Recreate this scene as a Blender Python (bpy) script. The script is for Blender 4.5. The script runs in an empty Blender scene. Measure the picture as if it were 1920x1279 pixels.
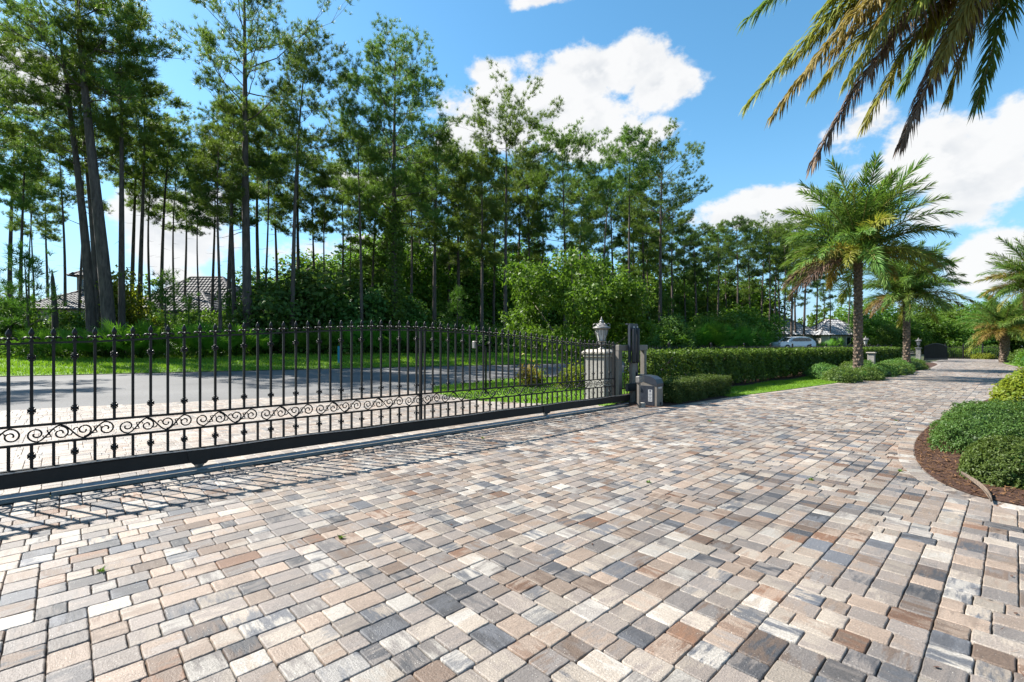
import bpy, math, random
import numpy as np
from mathutils import Vector, Matrix

# ------------------------------------------------------------------ camera, world, sun
H0, FPX, HOR, CX = 1.35, 891.0, 648.0, 960.0          # eye height, focal length in photo pixels, horizon row
TG = math.atan2(943, 891)                              # gate line runs this far right of the view axis
CG, SG = math.cos(TG), math.sin(TG)                    # world X runs along the gate, Y through it
scn = bpy.context.scene
cam = bpy.data.cameras.new('camera'); camo = bpy.data.objects.new('camera', cam)
scn.collection.objects.link(camo); scn.camera = camo
cam.sensor_width = 36; cam.lens = 36 * FPX / 1920; cam.shift_y = (HOR - 639.5) / 1920
cam.clip_start = .05; cam.clip_end = 3000
camo.location = (0, 0, H0); camo.rotation_euler = (math.pi / 2, 0, TG - math.pi / 2)
SUN_TO = Vector((-.44, .90, 1.0)).normalized()         # direction towards the sun
EXPOSURE = 1.45
scn.view_settings.view_transform = 'Standard'; scn.view_settings.look = 'None'
scn.view_settings.exposure = EXPOSURE; scn.view_settings.gamma = 1
scn.render.engine = 'CYCLES'; cy = scn.cycles; cy.max_bounces = 6; cy.diffuse_bounces = 3; cy.glossy_bounces = 2; cy.transmission_bounces = 3; cy.transparent_max_bounces = 4
cy.caustics_reflective = False; cy.caustics_refractive = False
sun = bpy.data.lights.new('sun', 'SUN'); sun.energy = 5.0; sun.angle = math.radians(.5); sun.color = (1, .955, .88)
suno = bpy.data.objects.new('sun', sun); scn.collection.objects.link(suno)
suno.rotation_euler = SUN_TO.to_track_quat('Z', 'Y').to_euler(); suno.location = (0, 0, 60)

def lat_of(px): return (px - CX) / FPX
def wdir(px, py):
    l = lat_of(px); v = (HOR - py) / FPX
    return Vector((CG + l * SG, SG - l * CG, v))
def at(px, d):
    "ground-plan point at photo column px and depth d metres"
    l = lat_of(px); return (d * (CG + l * SG), d * (SG - l * CG))
def gp(px, py, z=0.0):
    d = FPX * (H0 - z) / (py - HOR); return at(px, d)

world = bpy.data.worlds.new('World'); scn.world = world; world.use_nodes = True
def build_world():
    nt = world.node_tree; N = nt.nodes; L = nt.links; N.clear()
    out = N.new('ShaderNodeOutputWorld'); bg = N.new('ShaderNodeBackground'); bg.inputs[1].default_value = .068
    L.new(bg.outputs[0], out.inputs[0])
    sky = N.new('ShaderNodeTexSky'); sky.sky_type = 'NISHITA'; sky.sun_disc = False
    sky.sun_elevation = math.asin(SUN_TO.z); sky.sun_rotation = math.atan2(SUN_TO.x, SUN_TO.y)
    sky.air_density = 1.0; sky.dust_density = .25; sky.ozone_density = 2.2; sky.altitude = 0
    hsv = N.new('ShaderNodeHueSaturation'); hsv.inputs['Hue'].default_value = .485; hsv.inputs['Saturation'].default_value = 1.2; hsv.inputs['Value'].default_value = 1.3
    L.new(sky.outputs[0], hsv.inputs['Color'])
    tc = N.new('ShaderNodeTexCoord'); D = tc.outputs['Generated']
    def m(op, a, b=None, c=None):
        n = N.new('ShaderNodeMath'); n.operation = op
        for i, v in enumerate((a, b, c)):
            if v is None: continue
            if isinstance(v, (int, float)): n.inputs[i].default_value = v
            else: L.new(v, n.inputs[i])
        return n.outputs[0]
    sep = N.new('ShaderNodeSeparateXYZ'); L.new(D, sep.inputs[0])
    az = m('ARCTAN2', sep.outputs[1], sep.outputs[0]); el = m('ARCSINE', sep.outputs[2])
    sph = N.new('ShaderNodeCombineXYZ'); L.new(az, sph.inputs[0]); L.new(el, sph.inputs[1])
    def vmath(op, a, b=None, c=None):
        n = N.new('ShaderNodeVectorMath'); n.operation = op
        for i, v in enumerate((a, b, c)):
            if v is None: continue
            if isinstance(v, tuple): n.inputs[i].default_value = v
            else: L.new(v, n.inputs[i])
        return n
    def cloud_noise(off, det):
        v = vmath('MULTIPLY_ADD', D, (1, 1, 1.45), off).outputs[0]
        n = N.new('ShaderNodeTexNoise'); n.inputs['Scale'].default_value = 8.5; n.inputs['Detail'].default_value = det
        n.inputs['Roughness'].default_value = .60; L.new(v, n.inputs['Vector']); return n.outputs['Fac']
    n0 = cloud_noise((0, 0, 0), 6)
    n1 = cloud_noise((SUN_TO.x * .03, SUN_TO.y * .03, SUN_TO.z * .06), 4)
    anchors = [  # centre row/column and half-size in photo pixels of each cloud bank
        (1130, 135, 165, 62, 1.2), (1235, 160, 75, 45, 1), (1010, 225, 185, 80, 1.2), (1140, 260, 95, 45, 1), (925, 135, 45, 30, .8), (860, 270, 60, 35, .8),
        (1425, 400, 120, 45, 1.15), (1740, 290, 185, 75, .8), (1850, 335, 120, 75, .85), (1620, 235, 60, 30, .55), (1790, 400, 110, 32, .75),
        (1850, 490, 110, 50, .85), (1930, 215, 80, 60, .7), (1030, 0, 60, 18, .75),
        (40, 140, 110, 50, .9), (335, 430, 115, 90, .9), (700, 470, 130, 40, .6), (700, 345, 60, 20, .5)]
    A = []
    for x, y, rx, ry, s in anchors:
        c = wdir(x, y).normalized(); a = math.atan2(c.y, c.x); e = math.asin(c.z)
        p, q = wdir(x + rx, y), wdir(x - rx, y); wa = abs(math.atan2(p.y, p.x) - math.atan2(q.y, q.x)) / 2
        p, q = wdir(x, y - ry).normalized(), wdir(x, y + ry).normalized(); we = abs(math.asin(p.z) - math.asin(q.z)) / 2
        A.append((a, e, wa, we, s))
    rr = random.Random(4); a0, a1 = math.atan2(wdir(2050, 600).y, wdir(2050, 600).x), math.atan2(wdir(-150, 600).y, wdir(-150, 600).x)
    for i in range(9):                                 # the same broken cumulus goes on round the rest of the sky
        a = a1 + (2 * math.pi - (a1 - a0)) * (i + .2 + rr.random() * .6) / 9
        a = (a + math.pi) % (2 * math.pi) - math.pi
        A.append((a, rr.uniform(.15, .7), rr.uniform(.14, .25), rr.uniform(.06, .1), .95))
    env = None
    for a, e, wa, we, s in A:
        g = m('MULTIPLY_ADD', vmath('LENGTH', vmath('MULTIPLY_ADD', sph.outputs[0], (1 / wa, 1 / we, 0), (-a / wa, -e / we, 0)).outputs[0]).outputs['Value'], -s, s)
        env = g if env is None else m('MAXIMUM', env, g)
    env = m('MAXIMUM', env, -.8)
    def smooth(v, lo, hi):
        r = N.new('ShaderNodeMapRange'); r.interpolation_type = 'SMOOTHSTEP'
        L.new(v, r.inputs[0]); r.inputs[1].default_value = lo; r.inputs[2].default_value = hi; return r.outputs[0]
    dens = m('ADD', m('MULTIPLY', env, .62), m('MULTIPLY', m('SUBTRACT', n0, .5), 1.75))
    cov = m('MULTIPLY', m('MULTIPLY', smooth(dens, -.10, .16), smooth(el, -.02, .03)), .97)
    lit = smooth(m('SUBTRACT', n0, n1), -.14, .06)
    thick = smooth(dens, .15, .8)
    shade = m('SUBTRACT', 1.0, m('MULTIPLY', m('SUBTRACT', 1.0, lit), m('ADD', .15, m('MULTIPLY', thick, .65))))
    mixc = N.new('ShaderNodeMix'); mixc.data_type = 'RGBA'
    L.new(shade, mixc.inputs['Factor']); mixc.inputs['A'].default_value = (2.9, 3.2, 3.6, 1); mixc.inputs['B'].default_value = (5.3, 5.3, 5.3, 1)
    mx = N.new('ShaderNodeMix'); mx.data_type = 'RGBA'
    hz = N.new('ShaderNodeMix'); hz.data_type = 'RGBA'; L.new(m('MULTIPLY', m('SUBTRACT', 1.0, smooth(el, -.05, .42)), .75), hz.inputs['Factor'])
    L.new(hsv.outputs[0], hz.inputs['A']); hz.inputs['B'].default_value = (1.45, 3.0, 4.95, 1)
    L.new(cov, mx.inputs['Factor']); L.new(hz.outputs['Result'], mx.inputs['A']); L.new(mixc.outputs['Result'], mx.inputs['B'])
    L.new(mx.outputs['Result'], bg.inputs[0])
build_world(); world.cycles.sampling_method = 'MANUAL'; world.cycles.sample_map_resolution = 256

# ------------------------------------------------------------------ helpers
COL = scn.collection
rng = np.random.default_rng(7)
R = random.Random(11)

def npmesh(name, V, F, attrs=None, smooth=False):
    V = np.asarray(V, dtype=np.float32).reshape(-1, 3); F = np.asarray(F, dtype=np.int32)
    me = bpy.data.meshes.new(name); k = F.shape[1]; n = len(F)
    me.vertices.add(len(V)); me.vertices.foreach_set('co', V.ravel())
    me.loops.add(n * k); me.loops.foreach_set('vertex_index', F.ravel())
    me.polygons.add(n); me.polygons.foreach_set('loop_start', np.arange(0, n * k, k, dtype=np.int32))
    try: me.polygons.foreach_set('loop_total', np.full(n, k, dtype=np.int32))
    except Exception: pass
    if smooth: me.polygons.foreach_set('use_smooth', np.ones(n, dtype=bool))
    for an, (ty, data) in (attrs or {}).items():
        at_ = me.attributes.new(an, ty, 'POINT'); data = np.asarray(data, dtype=np.float32).ravel()
        at_.data.foreach_set({'FLOAT': 'value', 'FLOAT_VECTOR': 'vector', 'FLOAT_COLOR': 'color'}[ty], data)
    me.update(calc_edges=True)
    return me

def link(name, me, mat=None, parent=None, loc=None):
    o = bpy.data.objects.new(name, me); COL.objects.link(o)
    if me is not None and mat is not None and len(me.materials) == 0: me.materials.append(mat)
    if parent is not None: o.parent = parent
    if loc is not None: o.location = loc
    return o
def tag(o, label=None, cat=None, group=None, kind=None):
    if label: o['label'] = label
    if cat: o['category'] = cat
    if group: o['group'] = group
    if kind: o['kind'] = kind
    return o
def thing(name, loc, label, cat, group=None, rz=0):
    o = bpy.data.objects.new(name, None); COL.objects.link(o); o.location = loc; o.rotation_euler = (0, 0, rz)
    o.empty_display_size = .2
    return tag(o, label, cat, group)
KIDS = {}
def copy_tree(o, loc, rz=0, sc=1.0, label=None, group=None):
    def cp(a, parent):
        b = a.copy(); COL.objects.link(b); b.parent = parent
        for c in a.children: cp(c, b)
        return b
    r = cp(o, None); r.location = loc; r.rotation_euler = (0, 0, rz); r.scale = (sc, sc, sc) if not isinstance(sc, tuple) else sc
    if label: r['label'] = label
    if group: r['group'] = group
    elif 'group' in r: del r['group']
    return r

class MB:
    def __init__(s): s.v = []; s.f = []
    def add(s, vs, fs):
        o = len(s.v); s.v += [tuple(v) for v in vs]; s.f += [tuple(i + o for i in f) for f in fs]; return s
    def box(s, c, sz, rz=0, taper=1.0, bev=0):
        cx, cy, cz = c; x, y, z = sz[0] / 2, sz[1] / 2, sz[2] / 2; ca, sa = math.cos(rz), math.sin(rz)
        if bev <= 0:
            P = [(-x, -y, -z), (x, -y, -z), (x, y, -z), (-x, y, -z), (-x * taper, -y * taper, z), (x * taper, -y * taper, z), (x * taper, y * taper, z), (-x * taper, y * taper, z)]
            Fc = [(0, 3, 2, 1), (4, 5, 6, 7), (0, 1, 5, 4), (1, 2, 6, 5), (2, 3, 7, 6), (3, 0, 4, 7)]
        else:
            b = bev; P = []; rings = [(-z, b), (-z + b, 0), (z - b, 0), (z, b)]
            for zz, i in rings:
                X, Y = x - i, y - i
                P += [(-X + b, -Y, zz), (X - b, -Y, zz), (X, -Y + b, zz), (X, Y - b, zz), (X - b, Y, zz), (-X + b, Y, zz), (-X, Y - b, zz), (-X, -Y + b, zz)]
            Fc = [tuple(range(7, -1, -1)), tuple(range(24, 32))]
            for r in range(3):
                for i in range(8): j = (i + 1) % 8; Fc.append((r * 8 + i, r * 8 + j, r * 8 + 8 + j, r * 8 + 8 + i))
        return s.add([(cx + a * ca - b_ * sa, cy + a * sa + b_ * ca, cz + c_) for a, b_, c_ in P], Fc)
    def tube(s, pts, rad, n=6, cap=True):
        pts = [Vector(p) for p in pts]; m = len(pts)
        if isinstance(rad, (int, float)): rad = [rad] * m
        t0 = (pts[1] - pts[0]).normalized(); u = t0.orthogonal().normalized(); V = []
        for i in range(m):
            t = (pts[min(i + 1, m - 1)] - pts[max(i - 1, 0)])
            if t.length < 1e-9: t = t0
            t = t.normalized(); u = (u - t * u.dot(t)); u = u.normalized() if u.length > 1e-6 else t.orthogonal().normalized(); w = t.cross(u)
            for k in range(n):
                a = 2 * math.pi * k / n; V.append(pts[i] + (u * math.cos(a) + w * math.sin(a)) * rad[i])
        Fc = [(i * n + k, i * n + (k + 1) % n, (i + 1) * n + (k + 1) % n, (i + 1) * n + k) for i in range(m - 1) for k in range(n)]
        if cap: Fc += [tuple(range(n - 1, -1, -1)), tuple((m - 1) * n + k for k in range(n))]
        return s.add(V, Fc)
    def lathe(s, prof, n=8, c=(0, 0, 0), a0=0.0):
        V = [(c[0] + r * math.cos(a0 + 2 * math.pi * k / n), c[1] + r * math.sin(a0 + 2 * math.pi * k / n), c[2] + z) for r, z in prof for k in range(n)]
        m = len(prof)
        Fc = [(i * n + k, i * n + (k + 1) % n, (i + 1) * n + (k + 1) % n, (i + 1) * n + k) for i in range(m - 1) for k in range(n)]
        Fc += [tuple(range(n - 1, -1, -1)), tuple((m - 1) * n + k for k in range(n))]
        return s.add(V, Fc)
    def prism(s, poly, axis, a, b):
        "extrude a 2-D outline along an axis: 'y' -> poly in xz, 'x' -> poly in yz, 'z' -> poly in xy"
        n = len(poly)
        def P(p, t): return {'y': (p[0], t, p[1]), 'x': (t, p[0], p[1]), 'z': (p[0], p[1], t)}[axis]
        V = [P(p, a) for p in poly] + [P(p, b) for p in poly]
        return s.add(V, [tuple(range(n - 1, -1, -1)), tuple(range(n, 2 * n))] + [(i, (i + 1) % n, n + (i + 1) % n, n + i) for i in range(n)])
    def mesh(s, name, smooth=False):
        me = bpy.data.meshes.new(name); me.from_pydata(s.v, [], s.f)
        if smooth:
            for p in me.polygons: p.use_smooth = True
        me.update(); return me
    def build(s, name, mat, parent=None, loc=None, smooth=False): return link(name, s.mesh(name, smooth), mat, parent, loc)

# ------------------------------------------------------------------ materials
def new_mat(name):
    m = bpy.data.materials.new(name); m.use_nodes = True; nt = m.node_tree
    return m, nt, nt.nodes, nt.links, nt.nodes['Principled BSDF'], nt.nodes['Material Output']
def mnode(N, L, op, a, b=None):
    n = N.new('ShaderNodeMath'); n.operation = op
    for i, v in enumerate((a, b)):
        if v is None: continue
        if isinstance(v, (int, float)): n.inputs[i].default_value = v
        else: L.new(v, n.inputs[i])
    return n.outputs[0]
def cmix(N, L, fac, a, b, blend='MIX'):
    n = N.new('ShaderNodeMix'); n.data_type = 'RGBA'; n.blend_type = blend
    for k, v in (('Factor', fac), ('A', a), ('B', b)):
        if isinstance(v, (int, float)): n.inputs[k].default_value = v
        elif isinstance(v, tuple): n.inputs[k].default_value = v if len(v) == 4 else v + (1,)
        else: L.new(v, n.inputs[k])
    return n.outputs['Result']
def mat_simple(name, c1, c2=None, scale=8, rough=.6, metal=0, bump=0, bscale=40, spec=.4, detail=5, stretch=None):
    m, nt, N, L, P, O = new_mat(name); c2 = c2 or c1; c1 = tuple(v * .83 for v in c1); c2 = tuple(v * .83 for v in c2)
    tc = N.new('ShaderNodeTexCoord'); vec = tc.outputs['Object']
    if stretch:
        mp = N.new('ShaderNodeMapping'); mp.inputs['Scale'].default_value = stretch; L.new(vec, mp.inputs[0]); vec = mp.outputs[0]
    n = N.new('ShaderNodeTexNoise'); n.inputs['Scale'].default_value = scale; n.inputs['Detail'].default_value = detail; n.inputs['Roughness'].default_value = .62
    L.new(vec, n.inputs['Vector'])
    r = N.new('ShaderNodeMapRange'); r.inputs[1].default_value = .32; r.inputs[2].default_value = .68; L.new(n.outputs['Fac'], r.inputs[0])
    L.new(cmix(N, L, r.outputs[0], c1, c2), P.inputs['Base Color'])
    P.inputs['Roughness'].default_value = rough; P.inputs['Metallic'].default_value = metal; P.inputs['Specular IOR Level'].default_value = spec
    if bump:
        b = N.new('ShaderNodeTexNoise'); b.inputs['Scale'].default_value = bscale; b.inputs['Detail'].default_value = 4; L.new(vec, b.inputs['Vector'])
        bp = N.new('ShaderNodeBump'); bp.inputs['Strength'].default_value = bump; bp.inputs['Distance'].default_value = .02
        L.new(b.outputs['Fac'], bp.inputs['Height']); L.new(bp.outputs[0], P.inputs['Normal'])
    return m
def mat_leaf(name, dark, light, trans=.3, rough=.5, spec=.35, tint=None):
    m, nt, N, L, P, O = new_mat(name); dark = tuple(v * .86 for v in dark); light = tuple(v * .86 for v in light); rough = max(rough, .5); spec = min(spec, .22)
    a = N.new('ShaderNodeAttribute'); a.attribute_name = 'rnd'
    oi = N.new('ShaderNodeObjectInfo')
    c = cmix(N, L, a.outputs['Fac'], dark, light)
    h = N.new('ShaderNodeHueSaturation'); L.new(c, h.inputs['Color'])
    L.new(mnode(N, L, 'ADD', mnode(N, L, 'MULTIPLY', oi.outputs['Random'], .05), .475), h.inputs['Hue'])
    L.new(mnode(N, L, 'ADD', mnode(N, L, 'MULTIPLY', oi.outputs['Random'], .35), .82), h.inputs['Value'])
    L.new(h.outputs[0], P.inputs['Base Color']); P.inputs['Roughness'].default_value = rough; P.inputs['Specular IOR Level'].default_value = spec
    t = N.new('ShaderNodeBsdfTranslucent'); mx = N.new('ShaderNodeMixShader'); mx.inputs[0].default_value = trans
    tcol = cmix(N, L, .5, h.outputs[0], tint or (light[0] * 1.4, light[1] * 1.5, light[2] * .6))
    L.new(tcol, t.inputs['Color']); L.new(P.outputs[0], mx.inputs[1]); L.new(t.outputs[0], mx.inputs[2]); L.new(mx.outputs[0], O.inputs['Surface'])
    return m
def mat_paver():
    m, nt, N, L, P, O = new_mat('paver_concrete')
    def attr(n): a = N.new('ShaderNodeAttribute'); a.attribute_name = n; return a
    ca, cb, uv = attr('ca'), attr('cb'), attr('puv')
    mp = N.new('ShaderNodeMapping'); mp.inputs['Scale'].default_value = (5, 26, 1); L.new(uv.outputs['Vector'], mp.inputs[0])
    n = N.new('ShaderNodeTexNoise'); n.inputs['Scale'].default_value = 1; n.inputs['Detail'].default_value = 5; n.inputs['Roughness'].default_value = .65; L.new(mp.outputs[0], n.inputs['Vector'])
    mp2 = N.new('ShaderNodeMapping'); mp2.inputs['Scale'].default_value = (6, 8, 1); L.new(uv.outputs['Vector'], mp2.inputs[0])
    n2 = N.new('ShaderNodeTexNoise'); n2.inputs['Scale'].default_value = 1; n2.inputs['Detail'].default_value = 3; L.new(mp2.outputs[0], n2.inputs['Vector'])
    r = N.new('ShaderNodeMapRange'); r.interpolation_type = 'SMOOTHSTEP'; r.inputs[1].default_value = .445; r.inputs[2].default_value = .555
    L.new(mnode(N, L, 'ADD', mnode(N, L, 'MULTIPLY', n.outputs['Fac'], .55), mnode(N, L, 'MULTIPLY', n2.outputs['Fac'], .45)), r.inputs[0])
    c = cmix(N, L, r.outputs[0], ca.outputs['Color'], cb.outputs['Color'])
    g = N.new('ShaderNodeTexNoise'); g.inputs['Scale'].default_value = 130; g.inputs['Detail'].default_value = 3; g.inputs['Roughness'].default_value = .7; L.new(uv.outputs['Vector'], g.inputs['Vector'])
    gr = N.new('ShaderNodeMapRange'); gr.inputs[1].default_value = .3; gr.inputs[2].default_value = .7; gr.inputs[3].default_value = .66; gr.inputs[4].default_value = 1.26; L.new(g.outputs['Fac'], gr.inputs[0])
    vm = N.new('ShaderNodeVectorMath'); vm.operation = 'SCALE'; L.new(c, vm.inputs[0]); L.new(gr.outputs[0], vm.inputs['Scale'])
    sp = N.new('ShaderNodeTexVoronoi'); sp.inputs['Scale'].default_value = 75; L.new(uv.outputs['Vector'], sp.inputs['Vector'])
    sr = N.new('ShaderNodeMapRange'); sr.inputs[1].default_value = .16; sr.inputs[2].default_value = .10; L.new(sp.outputs['Distance'], sr.inputs[0])
    spn = N.new('ShaderNodeTexNoise'); spn.inputs['Scale'].default_value = 16; L.new(uv.outputs['Vector'], spn.inputs['Vector'])
    sm = mnode(N, L, 'MULTIPLY', sr.outputs[0], mnode(N, L, 'GREATER_THAN', spn.outputs['Fac'], .54))
    c2 = cmix(N, L, mnode(N, L, 'MULTIPLY', sm, .6), vm.outputs[0], (.72, .68, .6))
    gm = N.new('ShaderNodeNewGeometry'); wn = N.new('ShaderNodeTexNoise'); wn.inputs['Scale'].default_value = 1; wn.inputs['Detail'].default_value = 7; wn.inputs['Roughness'].default_value = .62; wmp = N.new('ShaderNodeMapping'); wmp.inputs['Scale'].default_value = (.3, .9, 1); L.new(gm.outputs['Position'], wmp.inputs[0]); L.new(wmp.outputs[0], wn.inputs['Vector'])
    wr = N.new('ShaderNodeMapRange'); wr.inputs[1].default_value = .3; wr.inputs[2].default_value = .7; wr.inputs[3].default_value = .70; wr.inputs[4].default_value = 1.16; L.new(wn.outputs['Fac'], wr.inputs[0])
    vm2 = N.new('ShaderNodeVectorMath'); vm2.operation = 'SCALE'; L.new(c2, vm2.inputs[0]); L.new(wr.outputs[0], vm2.inputs['Scale'])
    L.new(vm2.outputs[0], P.inputs['Base Color']); P.inputs['Roughness'].default_value = .56; P.inputs['Specular IOR Level'].default_value = .45
    b = N.new('ShaderNodeBump'); b.inputs['Strength'].default_value = .7; b.inputs['Distance'].default_value = .006
    L.new(mnode(N, L, 'ADD', g.outputs['Fac'], mnode(N, L, 'MULTIPLY', n.outputs['Fac'], 1.2)), b.inputs['Height']); L.new(b.outputs[0], P.inputs['Normal'])
    return m
def mat_asphalt():
    m, nt, N, L, P, O = new_mat('asphalt')
    tc = N.new('ShaderNodeTexCoord')
    a = N.new('ShaderNodeTexNoise'); a.inputs['Scale'].default_value = .35; a.inputs['Detail'].default_value = 6; L.new(tc.outputs['Object'], a.inputs['Vector'])
    b = N.new('ShaderNodeTexNoise'); b.inputs['Scale'].default_value = 22; b.inputs['Detail'].default_value = 3; b.inputs['Roughness'].default_value = .8; L.new(tc.outputs['Object'], b.inputs['Vector'])
    f = mnode(N, L, 'ADD', mnode(N, L, 'MULTIPLY', a.outputs['Fac'], .5), mnode(N, L, 'MULTIPLY', b.outputs['Fac'], .5))
    r = N.new('ShaderNodeMapRange'); r.inputs[1].default_value = .35; r.inputs[2].default_value = .65; L.new(f, r.inputs[0])
    L.new(cmix(N, L, r.outputs[0], (.07, .069, .069), (.15, .146, .142)), P.inputs['Base Color']); P.inputs['Roughness'].default_value = .85
    bp = N.new('ShaderNodeBump'); bp.inputs['Strength'].default_value = .5; bp.inputs['Distance'].default_value = .01; L.new(b.outputs['Fac'], bp.inputs['Height']); L.new(bp.outputs[0], P.inputs['Normal'])
    return m
M = {}
M['paver'] = mat_paver(); M['asphalt'] = mat_asphalt()
M['sand'] = mat_simple('joint_sand', (.06, .048, .038), (.17, .135, .10), 30, .95)
M['soil'] = mat_simple('forest_floor', (.05, .042, .022), (.06, .085, .02), 1.2, .95, bump=.6, bscale=6)
M['turf'] = mat_simple('turf', (.085, .17, .016), (.15, .25, .03), 3, .9, bump=.5, bscale=30)
M['grass'] = mat_leaf('grass_blade', (.10, .21, .014), (.26, .40, .032), .35, .55)
M['iron'] = mat_simple('black_powder_coat', (.006, .0058, .006), (.013, .011, .011), 20, .42, bump=.08, bscale=150, spec=.3)
M['rust_iron'] = mat_simple('dusty_black_steel', (.007, .007, .007), (.018, .016, .015), 6, .55, bump=.1, bscale=60)
M['steel'] = mat_simple('galvanised_steel', (.36, .36, .36), (.5, .5, .5), 12, .4, metal=.7)
M['track'] = mat_simple('track_concrete', (.20, .18, .16), (.32, .295, .26), 9, .9, bump=.3, bscale=70)
M['stucco'] = mat_simple('pale_stucco', (.30, .28, .25), (.40, .375, .34), 5, .9, bump=.7, bscale=70)
M['stone'] = mat_simple('cast_stone', (.34, .31, .27), (.46, .425, .36), 9, .85, bump=.3, bscale=60)
M['taupe'] = mat_simple('taupe_paint', (.17, .15, .13), (.22, .195, .168), 7, .55, bump=.06, bscale=40)
M['slate'] = mat_simple('slate_grey_plastic', (.022, .028, .040), (.04, .047, .062), 9, .4)
M['rubber'] = mat_simple('roller_rubber', (.014, .015, .018), (.03, .032, .038), 12, .5)
M['label'] = mat_simple('white_sticker', (.45, .45, .45), (.55, .55, .55), 20, .5)
M['ink'] = mat_simple('sticker_ink', (.03, .04, .08), (.05, .06, .1), 20, .5)
M['silver'] = mat_simple('weathered_silver', (.15, .142, .135), (.32, .305, .285), 26, .48, metal=.35, bump=.15, bscale=80)
M['frost'] = mat_simple('seeded_glass', (.40, .41, .41), (.56, .57, .56), 30, .22, spec=.6)
M['teal'] = mat_simple('teal_plastic', (.02, .24, .36), (.03, .29, .42), 4, .45)
M['bark'] = mat_simple('pine_bark', (.05, .040, .036), (.15, .118, .10), 3.2, .95, bump=1.0, bscale=7, stretch=(3, 3, .55))
M['bark_pale'] = mat_simple('smooth_bark', (.16, .13, .10), (.30, .26, .21), 6, .9, bump=.5, bscale=20, stretch=(3, 3, .7))
M['palm_bark'] = mat_simple('palm_bark', (.10, .07, .052), (.28, .215, .165), 9, .95, bump=.6, bscale=30)
M['needle'] = mat_leaf('pine_needle', (.038, .092, .019), (.20, .295, .055), .38, .5)
M['needle_dk'] = mat_leaf('pine_needle_dark', (.028, .078, .022), (.12, .21, .052), .36, .5)
M['needle_y'] = mat_leaf('young_pine_needle', (0.038, 0.109, 0.013), (0.101, 0.218, 0.029), .34, .5)
M['leaf'] = mat_leaf('broad_leaf', (0.053, 0.126, 0.016), (0.158, 0.273, 0.043), .38, .42)
M['leaf_b'] = mat_leaf('bright_leaf', (0.046, 0.122, 0.012), (0.139, 0.252, 0.029), .38, .40)
M['leaf_dk'] = mat_leaf('dark_leaf', (0.038, 0.094, 0.019), (0.126, 0.220, 0.048), .32, .42)
M['leaf_y'] = mat_leaf('yellow_green_leaf', (0.101, 0.168, 0.013), (0.277, 0.302, 0.034), .38, .42)
M['hedge'] = mat_leaf('hedge_leaf', (.040, .092, .014), (.135, .225, .034), .30, .40)
M['mound'] = mat_leaf('mound_leaf', (.034, .072, .014), (.125, .195, .042), .26, .38, .45)
M['juniper'] = mat_leaf('juniper_spray', (0.050, 0.116, 0.022), (0.151, 0.242, 0.050), .3, .5)
M['palmetto'] = mat_leaf('palmetto_leaf', (0.049, 0.145, 0.014), (0.157, 0.326, 0.036), .36, .42)
M['croton'] = mat_leaf('croton_leaf', (.20, .10, .02), (.32, .27, .04), .3, .42)
M['f_green'] = mat_leaf('frond_green', (0.068, 0.142, 0.030), (0.193, 0.294, 0.062), .32, .38, .5)
M['f_yellow'] = mat_leaf('frond_yellowing', (0.140, 0.184, 0.026), (0.357, 0.335, 0.064), .32, .42)
M['f_orange'] = mat_leaf('frond_orange', (0.157, 0.130, 0.028), (0.332, 0.240, 0.065), .3, .45)
M['f_dead'] = mat_leaf('frond_dead', (0.092, 0.057, 0.035), (0.302, 0.223, 0.151), .2, .6, .2, tint=(.28, .17, .10))
M['rachis'] = mat_simple('frond_rachis', (.26, .24, .07), (.38, .30, .10), 4, .6)
M['rachis_dead'] = mat_simple('dead_rachis', (.14, .075, .045), (.26, .16, .10), 4, .8)
M['mulch'] = mat_simple('mulch_bed', (.035, .015, .009), (.085, .038, .021), 14, .95, bump=.8, bscale=40)
M['chip'] = mat_leaf('mulch_chip', (.04, .017, .010), (.16, .072, .038), .02, .85, .2, tint=(.1, .05, .03))
M['husk'] = mat_simple('dry_sheath', (.085, .06, .043), (.19, .145, .11), 18, .8, bump=.4, bscale=60, stretch=(.3, 4, 4))
M['tile_dk'] = mat_leaf('slate_roof_tile', (0.079, 0.076, 0.076), (0.238, 0.223, 0.216), 0.0, .7, .3)
M['tile_lt'] = mat_leaf('pale_roof_tile', (.28, .28, .29), (.42, .42, .43), 0.0, .75, .3)
M['ridge'] = mat_simple('ridge_cap', (.10, .09, .09), (.2, .185, .18), 3, .75)
M['wall'] = mat_simple('house_stucco', (.30, .28, .24), (.38, .36, .31), 1.5, .9)
M['trim'] = mat_simple('house_trim', (.62, .62, .6), (.7, .7, .68), 3, .7)
M['glass'] = mat_simple('window_glass', (.02, .025, .03), (.035, .04, .045), 3, .06, spec=.8)
M['carwhite'] = mat_simple('white_car_paint', (.74, .75, .77), (.78, .79, .8), 3, .18, spec=.6)
M['tyre'] = mat_simple('tyre', (.012, .012, .012), (.02, .02, .02), 30, .8)
M['lamp'] = mat_simple('tail_lamp', (.30, .01, .01), (.36, .02, .02), 10, .25)
M['concrete'] = mat_simple('pale_concrete', (.40, .39, .36), (.5, .485, .45), 2, .9, bump=.2, bscale=30)

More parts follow.
